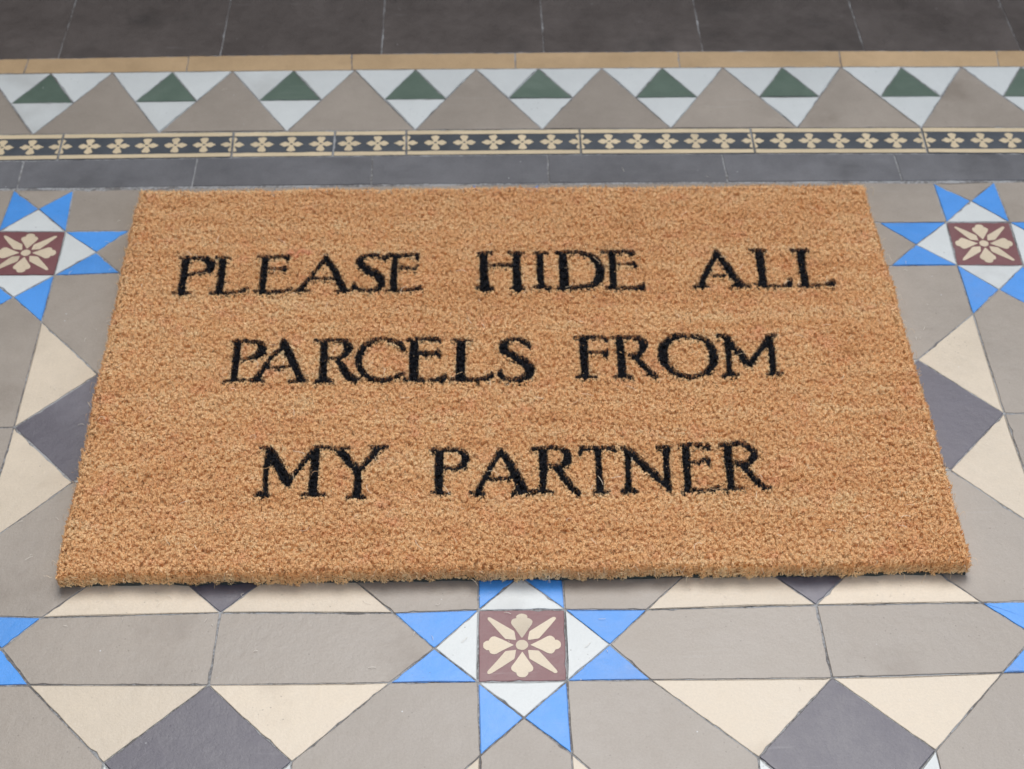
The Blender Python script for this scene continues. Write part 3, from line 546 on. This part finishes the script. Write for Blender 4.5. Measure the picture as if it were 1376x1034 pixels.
def tag(o, label=None, cat=None, kind=None, group=None):
    for k, v in (('label', label), ('category', cat), ('kind', kind), ('group', group)):
        if v: o[k] = v

def outline(poly, inset):
    """worn outline of a hand-cut tile: inset polygon, points every few mm, small ripples and chips"""
    P = np.array(poly, float).reshape(-1, 2)
    n = len(P)
    # mitred inset
    d = np.roll(P, -1, 0) - P
    ln = np.hypot(d[:, 0], d[:, 1]); d /= ln[:, None]
    nr = np.stack([-d[:, 1], d[:, 0]], 1)              # inward for ccw
    Q = []
    for i in range(n):
        n0, n1 = nr[i - 1], nr[i]
        s = n0 + n1; s /= max(np.dot(s, n0), .35) * 1.0
        Q.append(P[i] + s * inset / max(1.0, 1.0))
    Q = np.array(Q)
    pts, nrm = [], []
    for i in range(n):
        a, b = Q[i], Q[(i + 1) % n]
        e = b - a; L_ = np.hypot(*e); t = e / L_
        k = max(3, int(L_ / 4.0)); nn = np.array([-t[1], t[0]])
        ph = rng.uniform(0, 6.28, 3)
        chip = rng.random(k) < .08
        for j in range(k):
            u = j / k
            if j == 0: u = .45 / L_
            s = u * L_
            w_ = .10 * math.sin(s / 9 + ph[0]) + .09 * math.sin(s / 3.1 + ph[1]) + rng.normal(0, .10)
            if chip[j] and j > 0: w_ += rng.uniform(.25, .9)
            pts.append(a + e * u + nn * w_); nrm.append(nn)
        pts.append(b - t * .45 + nn * rng.uniform(0, .15)); nrm.append(nn)
    return np.array(pts), np.array(nrm)

def tile_mesh(name, poly):
    pts, nrm = outline(poly, rng.uniform(.32, .66))
    c = np.array(poly, float).reshape(-1, 2).mean(0)
    n = len(pts)
    # ring normals smoothed so the arris keeps its corners
    top = pts + nrm * .30
    top[:-1] = top[:-1]
    v = []
    for p in top: v.append(((p[0] - c[0]) / 1000, (p[1] - c[1]) / 1000, 0))
    for p in pts: v.append(((p[0] - c[0]) / 1000, (p[1] - c[1]) / 1000, -.00022))
    for p in pts: v.append(((p[0] - c[0]) / 1000, (p[1] - c[1]) / 1000, -.006))
    f = [list(range(n))]
    for i in range(n):
        j = (i + 1) % n
        f.append((i, n + i, n + j, j)); f.append((n + i, 2 * n + i, 2 * n + j, n + j))
    return mesh(name, v, f), c

# ---------------------------------------------------------------- floor: bedding and grout, then every tile
fs = 2.2
floor = obj('tiled_floor', mesh('tiled_floor', [(-fs, -fs, -.00045), (fs, -fs, -.00045), (fs, 2.2, -.00045), (-fs, 2.2, -.00045),
            (-fs, -fs, -.03), (fs, -fs, -.03), (fs, 2.2, -.03), (-fs, 2.2, -.03)],
            [(0, 1, 2, 3), (7, 6, 5, 4), (0, 4, 5, 1), (1, 5, 6, 2), (2, 6, 7, 3), (3, 7, 4, 0)]), grout_mat())
tag(floor, 'floor of patterned Victorian clay tiles in grey, blue, white and cream', None, 'structure')

def flat_poly(pts2, z):
    return [(x / 1000, y / 1000, z) for x, y in pts2]

def sym(half):      # half outline (along, width) from the inner point to the outer point -> closed outline
    return half + [(a, -b) for a, b in reversed(half) if abs(b) > 1e-6]

CARD = sym([(.098, .0), (.112, .010), (.24, .084), (.30, .121), (.325, .129), (.35, .127), (.372, .112), (.386, .090), (.395, .068), (.415, .068), (.436, .056), (.454, .032), (.460, .0)])
DIAG = sym([(.104, .0), (.112, .010), (.196, .073), (.212, .076), (.38, .051), (.53, .027), (.553, .022), (.566, .012), (.569, .0)])
LEAF = sym([(.2, 0), (.9, .8), (2.4, 1.5), (3.8, 2.7), (5.2, 3.5), (6.8, 2.8), (8.2, 1.3), (10.0, 0)])
LOBE = sym([(.2, 0), (.9, .8), (2.8, 1.5), (4.6, 2.2), (6.4, 3.3), (8.2, 3.5), (9.8, 2.4), (10.6, 0)])

def rot(pts, a, s=1.0):
    ca, sa = math.cos(a), math.sin(a)
    return [((x * ca - y * sa) * s, (x * sa + y * ca) * s) for x, y in pts]

def bloom():
    """four-petalled flower as one outline round its centre"""
    pts = []
    for shp in (rot(LEAF, 0), rot(LEAF, math.pi), rot(LOBE, math.pi / 2), rot(LOBE, -math.pi / 2)):
        for (x0, y0), (x1, y1) in zip(shp, shp[1:] + shp[:1]):
            for k in range(12): pts.append((x0 + (x1 - x0) * k / 12, y0 + (y1 - y0) * k / 12))
    out = []
    for k in range(72):
        t = k * math.pi / 36
        r = 2.9
        for x, y in pts:
            d = (math.atan2(y, x) - t + math.pi) % (2 * math.pi) - math.pi
            if abs(d) < math.pi / 72: r = max(r, math.hypot(x, y))
        out.append((r * math.cos(t), r * math.sin(t)))
    return out
BLOOM = bloom()

def quad_map(poly):
    P = np.array(poly, float).reshape(-1, 2)
    c = P.mean(0)
    i0 = int(np.argmin(P[:, 0] + P[:, 1])); P = np.roll(P, -i0, 0)     # bl, br, tr, tl
    def f(u, v):   # u, v in 0..1
        q = P[0] * (1 - u) * (1 - v) + P[1] * u * (1 - v) + P[2] * u * v + P[3] * (1 - u) * v
        return q - c
    return f, P

def build_tile(kind, mat, poly):
    me, c = tile_mesh(kind, poly)
    o = obj(kind, me, M[mat], floor)
    o.location = (c[0] / 1000, c[1] / 1000, rng.uniform(-.00022, .00022))
    o.rotation_euler = (rng.normal(0, .0011), rng.normal(0, .0011), 0)
    return o

IN = .00016
for kind, mat, poly in TILES:
    o = build_tile(kind, mat, poly)
    if kind == 'flower_tile':
        f, P = quad_map(poly)
        shapes = [rot(CARD, k * math.pi / 2) for k in range(4)] + [rot(DIAG, math.pi / 4 + k * math.pi / 2) for k in range(4)]
        shapes.append([(.073 * math.cos(t * math.pi / 10), .073 * math.sin(t * math.pi / 10)) for t in range(20)])
        for s in shapes:
            v = [tuple(f(.5 + x * .965 + rng.normal(0, .0015), .5 + y * .965 + rng.normal(0, .0015)) / 1000) + (IN,) for x, y in s]
            obj('petal_inlay' if len(s) != 20 else 'centre_inlay', mesh('petal_inlay', v, [list(range(len(v)))]), M['inlay'], o)
    if kind == 'patterned_border_tile':
        f, P = quad_map(poly)
        W_ = (P[1] - P[0])[0]; H_ = (P[3] - P[0])[1]
        e = 1.0 / W_
        for v0, v1 in ((.03, .17), (.825, .97)):
            k = 14
            lo = [f(e + (1 - 2 * e) * t / k, v0 + rng.normal(0, .003)) for t in range(k + 1)]
            hi = [f(e + (1 - 2 * e) * t / k, v1 + rng.normal(0, .004)) for t in range(k + 1)]
            v = [(p[0] / 1000, p[1] / 1000, IN) for p in lo + hi]
            obj('cream_stripe', mesh('cream_stripe', v, [(i, i + 1, k + 2 + i, k + 1 + i) for i in range(k)]), M['border_inlay'], o)
        if W_ > 120: xs = [W_ / 6 * i for i in range(7)]
        elif W_ > 75: xs = [24.75 * i for i in range(4)]
        else: xs = [W_ - 24.75 * i for i in range(3)]
        for xc in xs:
            jit = rng.normal(0, .12, len(BLOOM))
            v = []
            for (x, y), j in zip(BLOOM, jit):
                x, y = x * (1 + j * .25), y * (1 + j * .25)
                p = f(min(max(xc + x, 1.0), W_ - 1.0) / W_, .4925 + y / H_ * .985)
                v.append((p[0] / 1000, p[1] / 1000, IN))
            obj('flower_inlay', mesh('flower_inlay', v, [list(range(len(v)))]), M['border_inlay'], o)
            if 3 < xc < W_ - 3:
                p = f(xc / W_, .4925)
                v = [(p[0] / 1000 + .0013 * math.cos(t * math.pi / 4), p[1] / 1000 + .0010 * math.sin(t * math.pi / 4), IN * 2) for t in range(8)]
                obj('centre_dot', mesh('centre_dot', v, [list(range(8))]), M['navy'], o)

# ---------------------------------------------------------------- the doormat
MX0, MX1, MY0, MY1 = -.2955, .2926, .0490, .4415
mat_root = bpy.data.objects.new('doormat', None)
C.objects.link(mat_root)
mat_root.location = (0, .245, 0)
tag(mat_root, 'rectangular brown coir doormat with three lines of black serif capitals', 'doormat')

def local(me):          # vertices given in world coordinates -> relative to the doormat's empty
    me.transform(Matrix.Translation((0, -.245, 0)))
    return me

def slab(name, x0, x1, y0, y1, z0, z1, seg=60, wob=.0005):
    ring = []
    for a, b_ in (((x0, y0), (x1, y0)), ((x1, y0), (x1, y1)), ((x1, y1), (x0, y1)), ((x0, y1), (x0, y0))):
        for i in range(seg):
            t = i / seg
            ring.append((a[0] + (b_[0] - a[0]) * t + rng.normal(0, wob), a[1] + (b_[1] - a[1]) * t + rng.normal(0, wob)))
    n = len(ring)
    v = [(x, y, z1) for x, y in ring] + [(x, y, z0) for x, y in ring]
    f = [list(range(n)), list(range(2 * n - 1, n - 1, -1))] + [(i, n + i, n + (i + 1) % n, (i + 1) % n) for i in range(n)]
    return local(mesh(name, v, f))

obj('rubber_backing', slab('rubber_backing', MX0 + .001, MX1 - .001, MY0 + .0010, MY1, .0002, .0026), plain('dark_rubber', srgb(52, 58, 54), .8, 200, .3), mat_root)
# letter mask: strokes (mm) drawn as round-ended tapering strokes, as seen foreshortened when they were measured
RES = .25
gx = np.arange(MX0 * 1000, MX1 * 1000, RES); gy = np.arange(MY0 * 1000, MY1 * 1000, RES)
mask = np.zeros((len(gy), len(gx)), np.int16)
for li, (ch, strokes) in enumerate(LETTERS):
    for st in strokes:
        for (xa, ya, ra), (xb, yb, rb) in zip(st, st[1:]):
            k = float(np.interp((ya + yb) / 2, [125, 325], [.752, .672]))
            R_ = max(ra, rb) / k + 1
            i0 = max(0, int((min(xa, xb) - R_ - gx[0]) / RES)); i1 = int((max(xa, xb) + R_ - gx[0]) / RES) + 1
            j0 = max(0, int((min(ya, yb) - R_ - gy[0]) / RES)); j1 = int((max(ya, yb) + R_ - gy[0]) / RES) + 1
            X, Y = np.meshgrid(gx[i0:i1], gy[j0:j1])
            dx, dy = xb - xa, (yb - ya) * k
            t = ((X - xa) * dx + (Y - ya) * k * dy) / (dx * dx + dy * dy + 1e-9)
            t = np.clip(t, 0, 1)
            D = np.hypot(X - xa - t * dx, (Y - ya) * k - t * dy) - (ra + (rb - ra) * t) * 1.0
            sub = mask[j0:j1, i0:i1]
            sub[(D < .37) & (sub == 0)] = li + 1

def smooth_field(nx, ny, cells, amp):
    g = rng.normal(0, 1, (cells[1] + 2, cells[0] + 2))
    u = np.linspace(0, cells[0], nx); v = np.linspace(0, cells[1], ny)
    iu = u.astype(int); iv = v.astype(int); fu = u - iu; fv = v - iv
    fu = fu * fu * (3 - 2 * fu); fv = fv * fv * (3 - 2 * fv)
    A_ = g[iv][:, iu]; B_ = g[iv][:, iu + 1]; C_ = g[iv + 1][:, iu]; D_ = g[iv + 1][:, iu + 1]
    return amp * ((A_ * (1 - fu) + B_ * fu) * (1 - fv)[:, None] + (C_ * (1 - fu) + D_ * fu) * fv[:, None])

def colour(tone, red, let, n):
    t = tone + rng.normal(0, .62, n)
    base = np.array([.98, .645, .32]); pale = np.array([.99, .77, .45]); dk = np.array([.82, .47, .20]); rd = np.array([.93, .47, .26])
    col = np.where(t[:, None] > 0, base + (pale - base) * np.clip(t / 2.2, 0, 1)[:, None], base + (dk - base) * np.clip(-t / 2.4, 0, 1)[:, None])
    fl = rng.random(n) < .035                                  # dark flecks of husk
    col[fl] *= rng.uniform(.25, .6, fl.sum())[:, None]
    rf = np.clip((red - .45) * .34, 0, .80)[:, None]
    col = col * (1 - rf) + rd * rf
    blk = np.array([.010, .010, .012]) * rng.uniform(.5, 2.2, n)[:, None]
    blk = np.where((rng.random(n) < .025)[:, None], np.array([.06, .06, .065]), blk)
    return np.where((let > 0)[:, None], blk, col).astype(np.float32)

def make_pile():
    sp = .0024
    nx = int((MX1 - MX0) / sp); ny = int((MY1 - MY0) / (sp * .92))
    jx, jy = np.meshgrid(np.arange(nx), np.arange(ny))
    cx = MX0 + (jx + .5 + .5 * (jy % 2) - .25) * (MX1 - MX0) / nx + rng.normal(0, .00085, jx.shape)
    cy = MY0 + (jy + .5) * (MY1 - MY0) / ny + rng.normal(0, .00085, jx.shape)
    cx = np.clip(cx, MX0 + .0012, MX1 - .0012); cy = np.clip(cy, MY0 + .0012, MY1 - .0012)
    hgt = .0145 + rng.normal(0, .00022, jx.shape) + smooth_field(nx, ny, (12, 70), .00034) + smooth_field(nx, ny, (9, 6), .00025)
    hgt -= (rng.random(jx.shape) < .035) * rng.uniform(.0006, .0022, jx.shape)
    tone = rng.normal(0, .28, jx.shape) + smooth_field(nx, ny, (40, 60), .55) + smooth_field(nx, ny, (5, 40), .50)
    red = np.abs(rng.normal(0, .35, jx.shape)) + np.clip(smooth_field(nx, ny, (60, 50), .55), 0, 2)
    for (rx, ry) in ((-.1700, .3620), (-.1640, .3600), (-.1610, .3630), (-.1560, .3615)):          # a few tufts of redder fibre, top left
        red[np.hypot(cx - rx, cy - ry) < .0030] += 2.4
    ldx = rng.normal(0, .0005, jx.shape); ldy = rng.normal(0, .0005, jx.shape)
    NF = 7
    NZ = 19
    raw = (cx, cy, hgt, tone, red, ldx, ldy)
    flat = lambda a: np.repeat(a.ravel(), NF)
    cx, cy, hgt, tone, red, ldx, ldy = map(flat, (cx, cy, hgt, tone, red, ldx, ldy))
    n = len(cx)
    ang = rng.uniform(0, 2 * np.pi, n); rad = np.sqrt(rng.random(n))
    ox, oy = np.cos(ang) * rad, np.sin(ang) * rad
    rx = cx + ox * .0008; ry = cy + oy * .0008
    ed = .010
    exr = np.clip((cx - (MX1 - ed)) / ed, 0, 1) - np.clip(((MX0 + ed) - cx) / ed, 0, 1)
    eyr = np.clip((cy - (MY1 - ed)) / ed, 0, 1) - np.clip(((MY0 + ed) - cy) / ed, 0, 1)
    edge = np.clip(np.maximum(abs(exr), abs(eyr)) * 1.3, 0, 1)
    spl = .0015
    tx = rx + ox * spl + ldx + rng.normal(0, .0004, n) + exr ** 3 * .0014
    ty = ry + oy * spl + ldy + rng.normal(0, .0004, n) + np.sign(eyr) * np.abs(eyr) ** 3 * .0012
    tz = hgt - rad ** 2 * .0010 + rng.normal(0, .00035, n) - edge ** 3 * rng.random(n) * .0025
    # on the outermost row some fibres are cut lower, so the side of the pile shows its tufts
    side = (edge > .92) & (rng.random(n) < .30)
    tz = np.where(side, .0045 + (tz - .0045) * rng.uniform(.35, .95, n), tz)
    rz = np.where(edge > .4, .0016, .0090)
    mx = rx + (tx - rx) * .45 + rng.normal(0, .00025, n)
    my = ry + (ty - ry) * .45 + rng.normal(0, .00025, n)
    mz = rz + (tz - rz) * .62
    # curl at the end
    ca = rng.uniform(0, 2 * np.pi, n); cl = np.abs(rng.normal(0, .0005, n))
    tx += np.cos(ca) * cl; ty += np.sin(ca) * cl
    wa = rng.uniform(0, np.pi, n); wd = rng.uniform(.00016, .00030, n)
    wx, wy = np.cos(wa) * wd, np.sin(wa) * wd
    wz = rng.normal(0, .00006, n)
    # which fibres took the black paint: by where their tips are
    ii = np.clip(((tx * 1000 - gx[0]) / RES).astype(int), 0, len(gx) - 1)
    jj = np.clip(((ty * 1000 + (tz - .0145) * 0 - gy[0]) / RES).astype(int), 0, len(gy) - 1)
    let = mask[jj, ii].astype(int)
    let[(rng.random(n) < .002)] = 0
    col = colour(tone, red, let, n)
    V = np.empty((n, 6, 3), np.float32)
    for k, (x, y, z, s) in enumerate(((rx, ry, rz, 1.1), (mx, my, mz, 1.0), (tx, ty, tz, .62))):
        V[:, 2 * k] = np.stack([x - wx * s, y - wy * s, z - wz * s], 1)
        V[:, 2 * k + 1] = np.stack([x + wx * s, y + wy * s, z + wz * s], 1)
    # frizz: short crinkled ends lying every way over the crown of each tuft
    fcx, fcy, fh, ft, fr, fx, fy = (np.repeat(a_.ravel(), NZ) for a_ in raw)
    n2 = len(fcx)
    a2 = rng.uniform(0, 2 * np.pi, n2); r2 = np.abs(rng.normal(0, .00105, n2))
    x2 = fcx + fx + np.cos(a2) * r2; y2 = fcy + fy + np.sin(a2) * r2
    x2 = np.clip(x2, MX0 - .0008, MX1 + .0008); y2 = np.clip(y2, MY0 - .0006, MY1 + .0006)
    rim = np.minimum(np.minimum(x2 - MX0, MX1 - x2), np.minimum(y2 - MY0, MY1 - y2))
    z2 = fh - (r2 / .0018) ** 2 * .0004 - np.abs(rng.normal(0, .00035, n2)) + .0001 - np.clip(1 - rim / .0035, 0, 1.3) ** 2 * .0022 * rng.uniform(.6, 1.6, n2)
    th = rng.uniform(0, 2 * np.pi, n2); el = rng.normal(.50, .50, n2); l2 = rng.uniform(.00035, .0010, n2)
    d2 = np.stack([np.cos(th) * np.cos(el), np.sin(th) * np.cos(el), np.sin(el)], 1) * l2[:, None]
    c2 = np.stack([x2, y2, z2], 1)
    w2 = rng.uniform(.00008, .00018, n2)
    s2 = np.stack([-np.sin(th) * w2, np.cos(th) * w2, rng.normal(0, .00008, n2)], 1)
    V2_ = np.stack([c2 - d2 - s2, c2 - d2 + s2, c2 + d2 - s2 * .7, c2 + d2 + s2 * .7], 1).astype(np.float32)
    i2 = np.clip(((x2 * 1000 - gx[0]) / RES).astype(int), 0, len(gx) - 1); j2 = np.clip(((y2 * 1000 - gy[0]) / RES).astype(int), 0, len(gy) - 1)
    let2 = mask[j2, i2].astype(int); let2[rng.random(n2) < .002] = 0
    col2 = colour(ft, fr, let2, n2)
    # the same crinkled ends on the four sides of the pile
    ps = []
    for (xa, ya, xb, yb, cnt) in ((MX0, MY0, MX1, MY0, 13000), (MX0, MY0, MX0, MY1, 7000), (MX1, MY0, MX1, MY1, 7000), (MX0, MY1, MX1, MY1, 5000)):
        Ls = math.hypot(xb - xa, yb - ya); u = rng.random(cnt)
        cell = (u * Ls / .0043); ph = cell - np.floor(cell) - .5; ci = cell.astype(int)
        tc = rng.normal(0, .6, ci.max() + 1)[ci]; bul = rng.normal(0, .0005, ci.max() + 1)[ci]; low = rng.uniform(.0012, .0046, ci.max() + 1)[ci]
        z = low + (.0128 - low) * rng.random(cnt)
        out = bul + .0006 - (ph * 2) ** 2 * .0011 - np.clip((z - .010) / .004, 0, 1) ** 2 * .0012 + rng.normal(0, .0004, cnt) - .0004 * (z < .004)
        nx_, ny_ = ((0, -1) if ya == yb == MY0 else (0, 1) if ya == yb else (-1, 0) if xa == MX0 else (1, 0))
        c3 = np.stack([xa + (xb - xa) * u + nx_ * out, ya + (yb - ya) * u + ny_ * out, z], 1)
        lean = rng.normal(0, .55, cnt); ln3 = rng.uniform(.0008, .0024, cnt)
        tx_, ty_ = (xb - xa) / Ls, (yb - ya) / Ls
        dv = np.stack([tx_ * np.sin(lean) + nx_ * .25, ty_ * np.sin(lean) + ny_ * .25, np.cos(lean)], 1) * ln3[:, None]
        w3 = rng.uniform(.00013, .00026, cnt)
        sv = np.stack([tx_ * np.cos(lean) * w3 + nx_ * rng.normal(0, .0001, cnt), ty_ * np.cos(lean) * w3 + ny_ * rng.normal(0, .0001, cnt), -np.sin(lean) * w3], 1)
        ps.append((np.stack([c3 - dv - sv, c3 - dv + sv, c3 + dv - sv * .7, c3 + dv + sv * .7], 1), tc))
    Vs = np.concatenate([p_[0] for p_ in ps]).astype(np.float32); ts = np.concatenate([p_[1] for p_ in ps])
    cs = colour(ts, np.abs(rng.normal(0, .35, len(ts))), np.zeros(len(ts), int), len(ts))
    V2_ = np.concatenate([V2_, Vs]); col2 = np.concatenate([col2, cs]); let2 = np.concatenate([let2, np.zeros(len(ts), int)])
    for A_ in (V, V2_):        # the cut edges of the mat are not quite straight
        X, Y = A_[:, :, 0].copy(), A_[:, :, 1].copy()
        X = X - np.clip((-X - .20) / .09, 0, 1) * np.clip((Y - .05) / .39, 0, 1) * .0020      # far left corner pulled out a touch
        ex = np.clip((np.abs(X) - .22) / .075, 0, 1) ** 2 * np.sign(X); ey = np.clip((np.abs(Y - .245) - .14) / .057, 0, 1) ** 2 * np.sign(Y - .245)
        A_[:, :, 0] = X + ex * (.0004 * np.sin(Y * 41 + X * 3) + .0004 * np.sin(Y * 97 + 1.3 + X * 5) + .0002 * np.sin(Y * 230))
        A_[:, :, 1] = Y + ey * (.0005 * np.sin(X * 37 + .6) + .0005 * np.sin(X * 88 + 2.0) + .0003 * np.sin(X * 210))
    return V, col, let, V2_, col2, let2

def ribbons(name, sets, mat, parent):
    """sets: list of (V, colours); V is n x 2k x 3, pairs of points along each fibre"""
    cos, idxs, cols, nv = [], [], [], 0
    for V, col in sets:
        n, k2, _ = V.shape; k = k2 // 2 - 1
        V = V.copy()
        if parent is not None: V[:, :, 1] -= .245
        q = np.array([[2 * i, 2 * i + 1, 2 * i + 3, 2 * i + 2] for i in range(k)], np.int32)
        idxs.append((nv + np.arange(n, dtype=np.int32)[:, None, None] * k2 + q[None]).reshape(-1))
        c4 = np.ones((n, k2, 4), np.float32); c4[:, :, :3] = col[:, None, :]
        cos.append(V.reshape(-1)); cols.append(c4.reshape(-1)); nv += n * k2
    co = np.concatenate(cos).astype(np.float32); idx = np.concatenate(idxs).astype(np.int32); cl = np.concatenate(cols)
    me = bpy.data.meshes.new(name)
    me.vertices.add(nv); me.vertices.foreach_set('co', co)
    me.loops.add(len(idx)); me.loops.foreach_set('vertex_index', idx)
    me.polygons.add(len(idx) // 4); me.polygons.foreach_set('loop_start', np.arange(len(idx) // 4, dtype=np.int32) * 4)
    me.update(calc_edges=True)
    at = me.attributes.new('fibre_colour', 'FLOAT_COLOR', 'POINT')
    at.data.foreach_set('color', cl)
    me.shade_smooth()
    return obj(name, me, mat, parent)

FM = fibre_mat()
# the woven bed the tufts stand in: lumpy, and soaked with dye under the letters
bx = np.arange(MX0 + .0035, MX1 - .0035, .0012); by = np.arange(MY0 + .0035, MY1 - .0035, .0012)
BX, BY = np.meshgrid(bx, by)
BZ = .0106 + rng.normal(0, .0004, BX.shape)
BZ[0, :] = BZ[-1, :] = .0028; BZ[:, 0] = BZ[:, -1] = .0028
bl = mask[np.clip(((BY * 1000 - gy[0]) / RES).astype(int), 0, len(gy) - 1), np.clip(((BX * 1000 - gx[0]) / RES).astype(int), 0, len(gx) - 1)] > 0
bc = np.ones(BX.shape + (4,), np.float32)
bc[..., :3] = np.where(bl[..., None], (.010, .010, .012), np.array([.75, .45, .21]) * rng.uniform(.7, 1.2, BX.shape)[..., None])
r_, c_ = BX.shape
me = bpy.data.meshes.new('fibre_bed')
me.vertices.add(r_ * c_); me.vertices.foreach_set('co', np.stack([BX, BY - .245, BZ], -1).astype(np.float32).reshape(-1))
ii, jj = np.meshgrid(np.arange(r_ - 1), np.arange(c_ - 1), indexing='ij')
k0 = (ii * c_ + jj)
q = np.stack([k0, k0 + 1, k0 + c_ + 1, k0 + c_], -1).reshape(-1).astype(np.int32)
me.loops.add(len(q)); me.loops.foreach_set('vertex_index', q)
me.polygons.add(len(q) // 4); me.polygons.foreach_set('loop_start', np.arange(len(q) // 4, dtype=np.int32) * 4)
me.update(calc_edges=True)
at = me.attributes.new('fibre_colour', 'FLOAT_COLOR', 'POINT'); at.data.foreach_set('color', bc.reshape(-1))
obj('fibre_bed', me, FM, mat_root)

V, col, let, Vz, colz, letz = make_pile()
pile = ribbons('coir_pile', [(V[let == 0], col[let == 0]), (Vz[letz == 0], colz[letz == 0])], FM, mat_root)
tag(pile, kind='stuff')
for li, (ch, _) in enumerate(LETTERS):
    m_ = let == li + 1; k_ = letz == li + 1
    if m_.any():
        o = ribbons('letter', [(V[m_], col[m_]), (Vz[k_], colz[k_])], FM, mat_root)
        line = 'top' if li < 13 else ('middle' if li < 24 else 'bottom')
        tag(o, 'black letter %s dyed into the %s line' % (ch, line))

# stray long fibres lying over the cut pile
def strands(n, x0, x1, y0, y1, z0, z1, lmin, lmax, width, cols, name, parent):
    K = 5
    V = np.empty((n, 2 * K, 3), np.float32)
    cx = rng.uniform(x0, x1, n); cy = rng.uniform(y0, y1, n); a = rng.uniform(0, 2 * np.pi, n)
    L_ = rng.uniform(lmin, lmax, n) / (K - 1); curl = rng.normal(0, .38, n); zb = rng.uniform(z0, z1, n)
    x, y = cx, cy
    for k in range(K):
        z = zb + (z1 - z0) * .5 * np.sin(k / (K - 1) * np.pi + rng.normal(0, .3, n))
        wx, wy = -np.sin(a) * width, np.cos(a) * width
        V[:, 2 * k] = np.stack([x - wx, y - wy, z], 1); V[:, 2 * k + 1] = np.stack([x + wx, y + wy, z + width * .3], 1)
        x = x + np.cos(a) * L_; y = y + np.sin(a) * L_; a = a + curl
    col = np.array(cols)[rng.integers(0, len(cols), n)].astype(np.float32)
    return ribbons(name, [(V, col)], FM, parent)
st = strands(260, MX0 - .001, MX1 - .004, MY0 - .001, MY1 - .004, .0143, .0156, .003, .010, .00013,
             [(.80, .60, .38), (.72, .48, .26), (.62, .36, .17), (.88, .74, .55)], 'stray_fibres', mat_root)
tag(st, kind='stuff')
# ragged whiskers along the four sides
lf = []
for (a, b_, c_, d_) in ((MX0 - .003, MX1, MY0 - .003, MY0 + .001), (MX0 - .003, MX0 + .001, MY0, MY1), (MX1 - .001, MX1 + .002, MY0, MY1)):
    s_ = strands(90, a, b_, c_, d_, .004, .0135, .003, .008, .00010, [(.72, .50, .28), (.60, .36, .18), (.82, .66, .45)], 'edge_whiskers', mat_root)
    tag(s_, kind='stuff')
# shed fibres lying on the tiles
sh = []
K = 5
spots = [(-.318, .075), (-.330, .105), (-.305, .300), (-.297, .20), (-.292, .195), (-.283, .215), (.330, -.020), (.352, -.012), (.345, .29), (.10, .478), (.17, .47), (-.02, .62), (-.25, .60), (-.10, .035), (.24, .035), (.31, .35), (-.2, .02), (.05, .018), (.13, .03), (-.31, .36), (.36, .08), (-.34, .03), (.22, .62)]
for _ in range(46):
    side = random.random()
    if side < .5: spots.append((random.uniform(-.33, .33), .044 - abs(random.gauss(0, .03))))
    elif side < .72: spots.append((-.302 - abs(random.gauss(0, .02)), random.uniform(.05, .44)))
    elif side < .94: spots.append((.300 + abs(random.gauss(0, .02)), random.uniform(.05, .44)))
    else: spots.append((random.uniform(-.4, .4), random.uniform(.46, .7)))
n = len(spots)
V2 = np.empty((n, 2 * K, 3), np.float32)
for i, (x, y) in enumerate(spots):
    a = rng.uniform(0, 6.28); l = rng.uniform(.0012, .006) / (K - 1); c_ = rng.normal(0, .45)
    for k in range(K):
        z = .0005 + .0006 * math.sin(k / (K - 1) * math.pi)
        V2[i, 2 * k] = (x + math.sin(a) * .00011, y - math.cos(a) * .00011, z); V2[i, 2 * k + 1] = (x - math.sin(a) * .00011, y + math.cos(a) * .00011, z)
        x += math.cos(a) * l; y += math.sin(a) * l; a += c_
shed = ribbons('shed_fibres', [(V2, np.tile(np.array([[.72, .66, .56]], np.float32), (n, 1)))], FM, None)
tag(shed, 'short pale coir fibres shed onto the tiles around the doormat', 'fibres', 'stuff')


# ---------------------------------------------------------------- unseen walls, added to shape how daylight falls on the floor
wm = plain('added_wall_grey', srgb(96, 90, 84), .85, 8, .15)
def wall(name, x0, x1, y0, y1, h):
    v = [(x, y, z) for z in (-.03, h) for x, y in ((x0, y0), (x1, y0), (x1, y1), (x0, y1))]
    o = obj(name, mesh(name, v, [(0, 1, 5, 4), (1, 2, 6, 5), (2, 3, 7, 6), (3, 0, 4, 7), (4, 5, 6, 7), (3, 2, 1, 0)]), wm)
    tag(o, None, None, 'structure')
wall('added_back_wall', -2.2, 2.2, 1.6, 1.8, 1.6)  # added out of view to block low sky light at the far end
wall('added_side_wall', -1.15, -1.0, -2.2, 1.597, 2.3)  # added out of view to dim sky light on the left
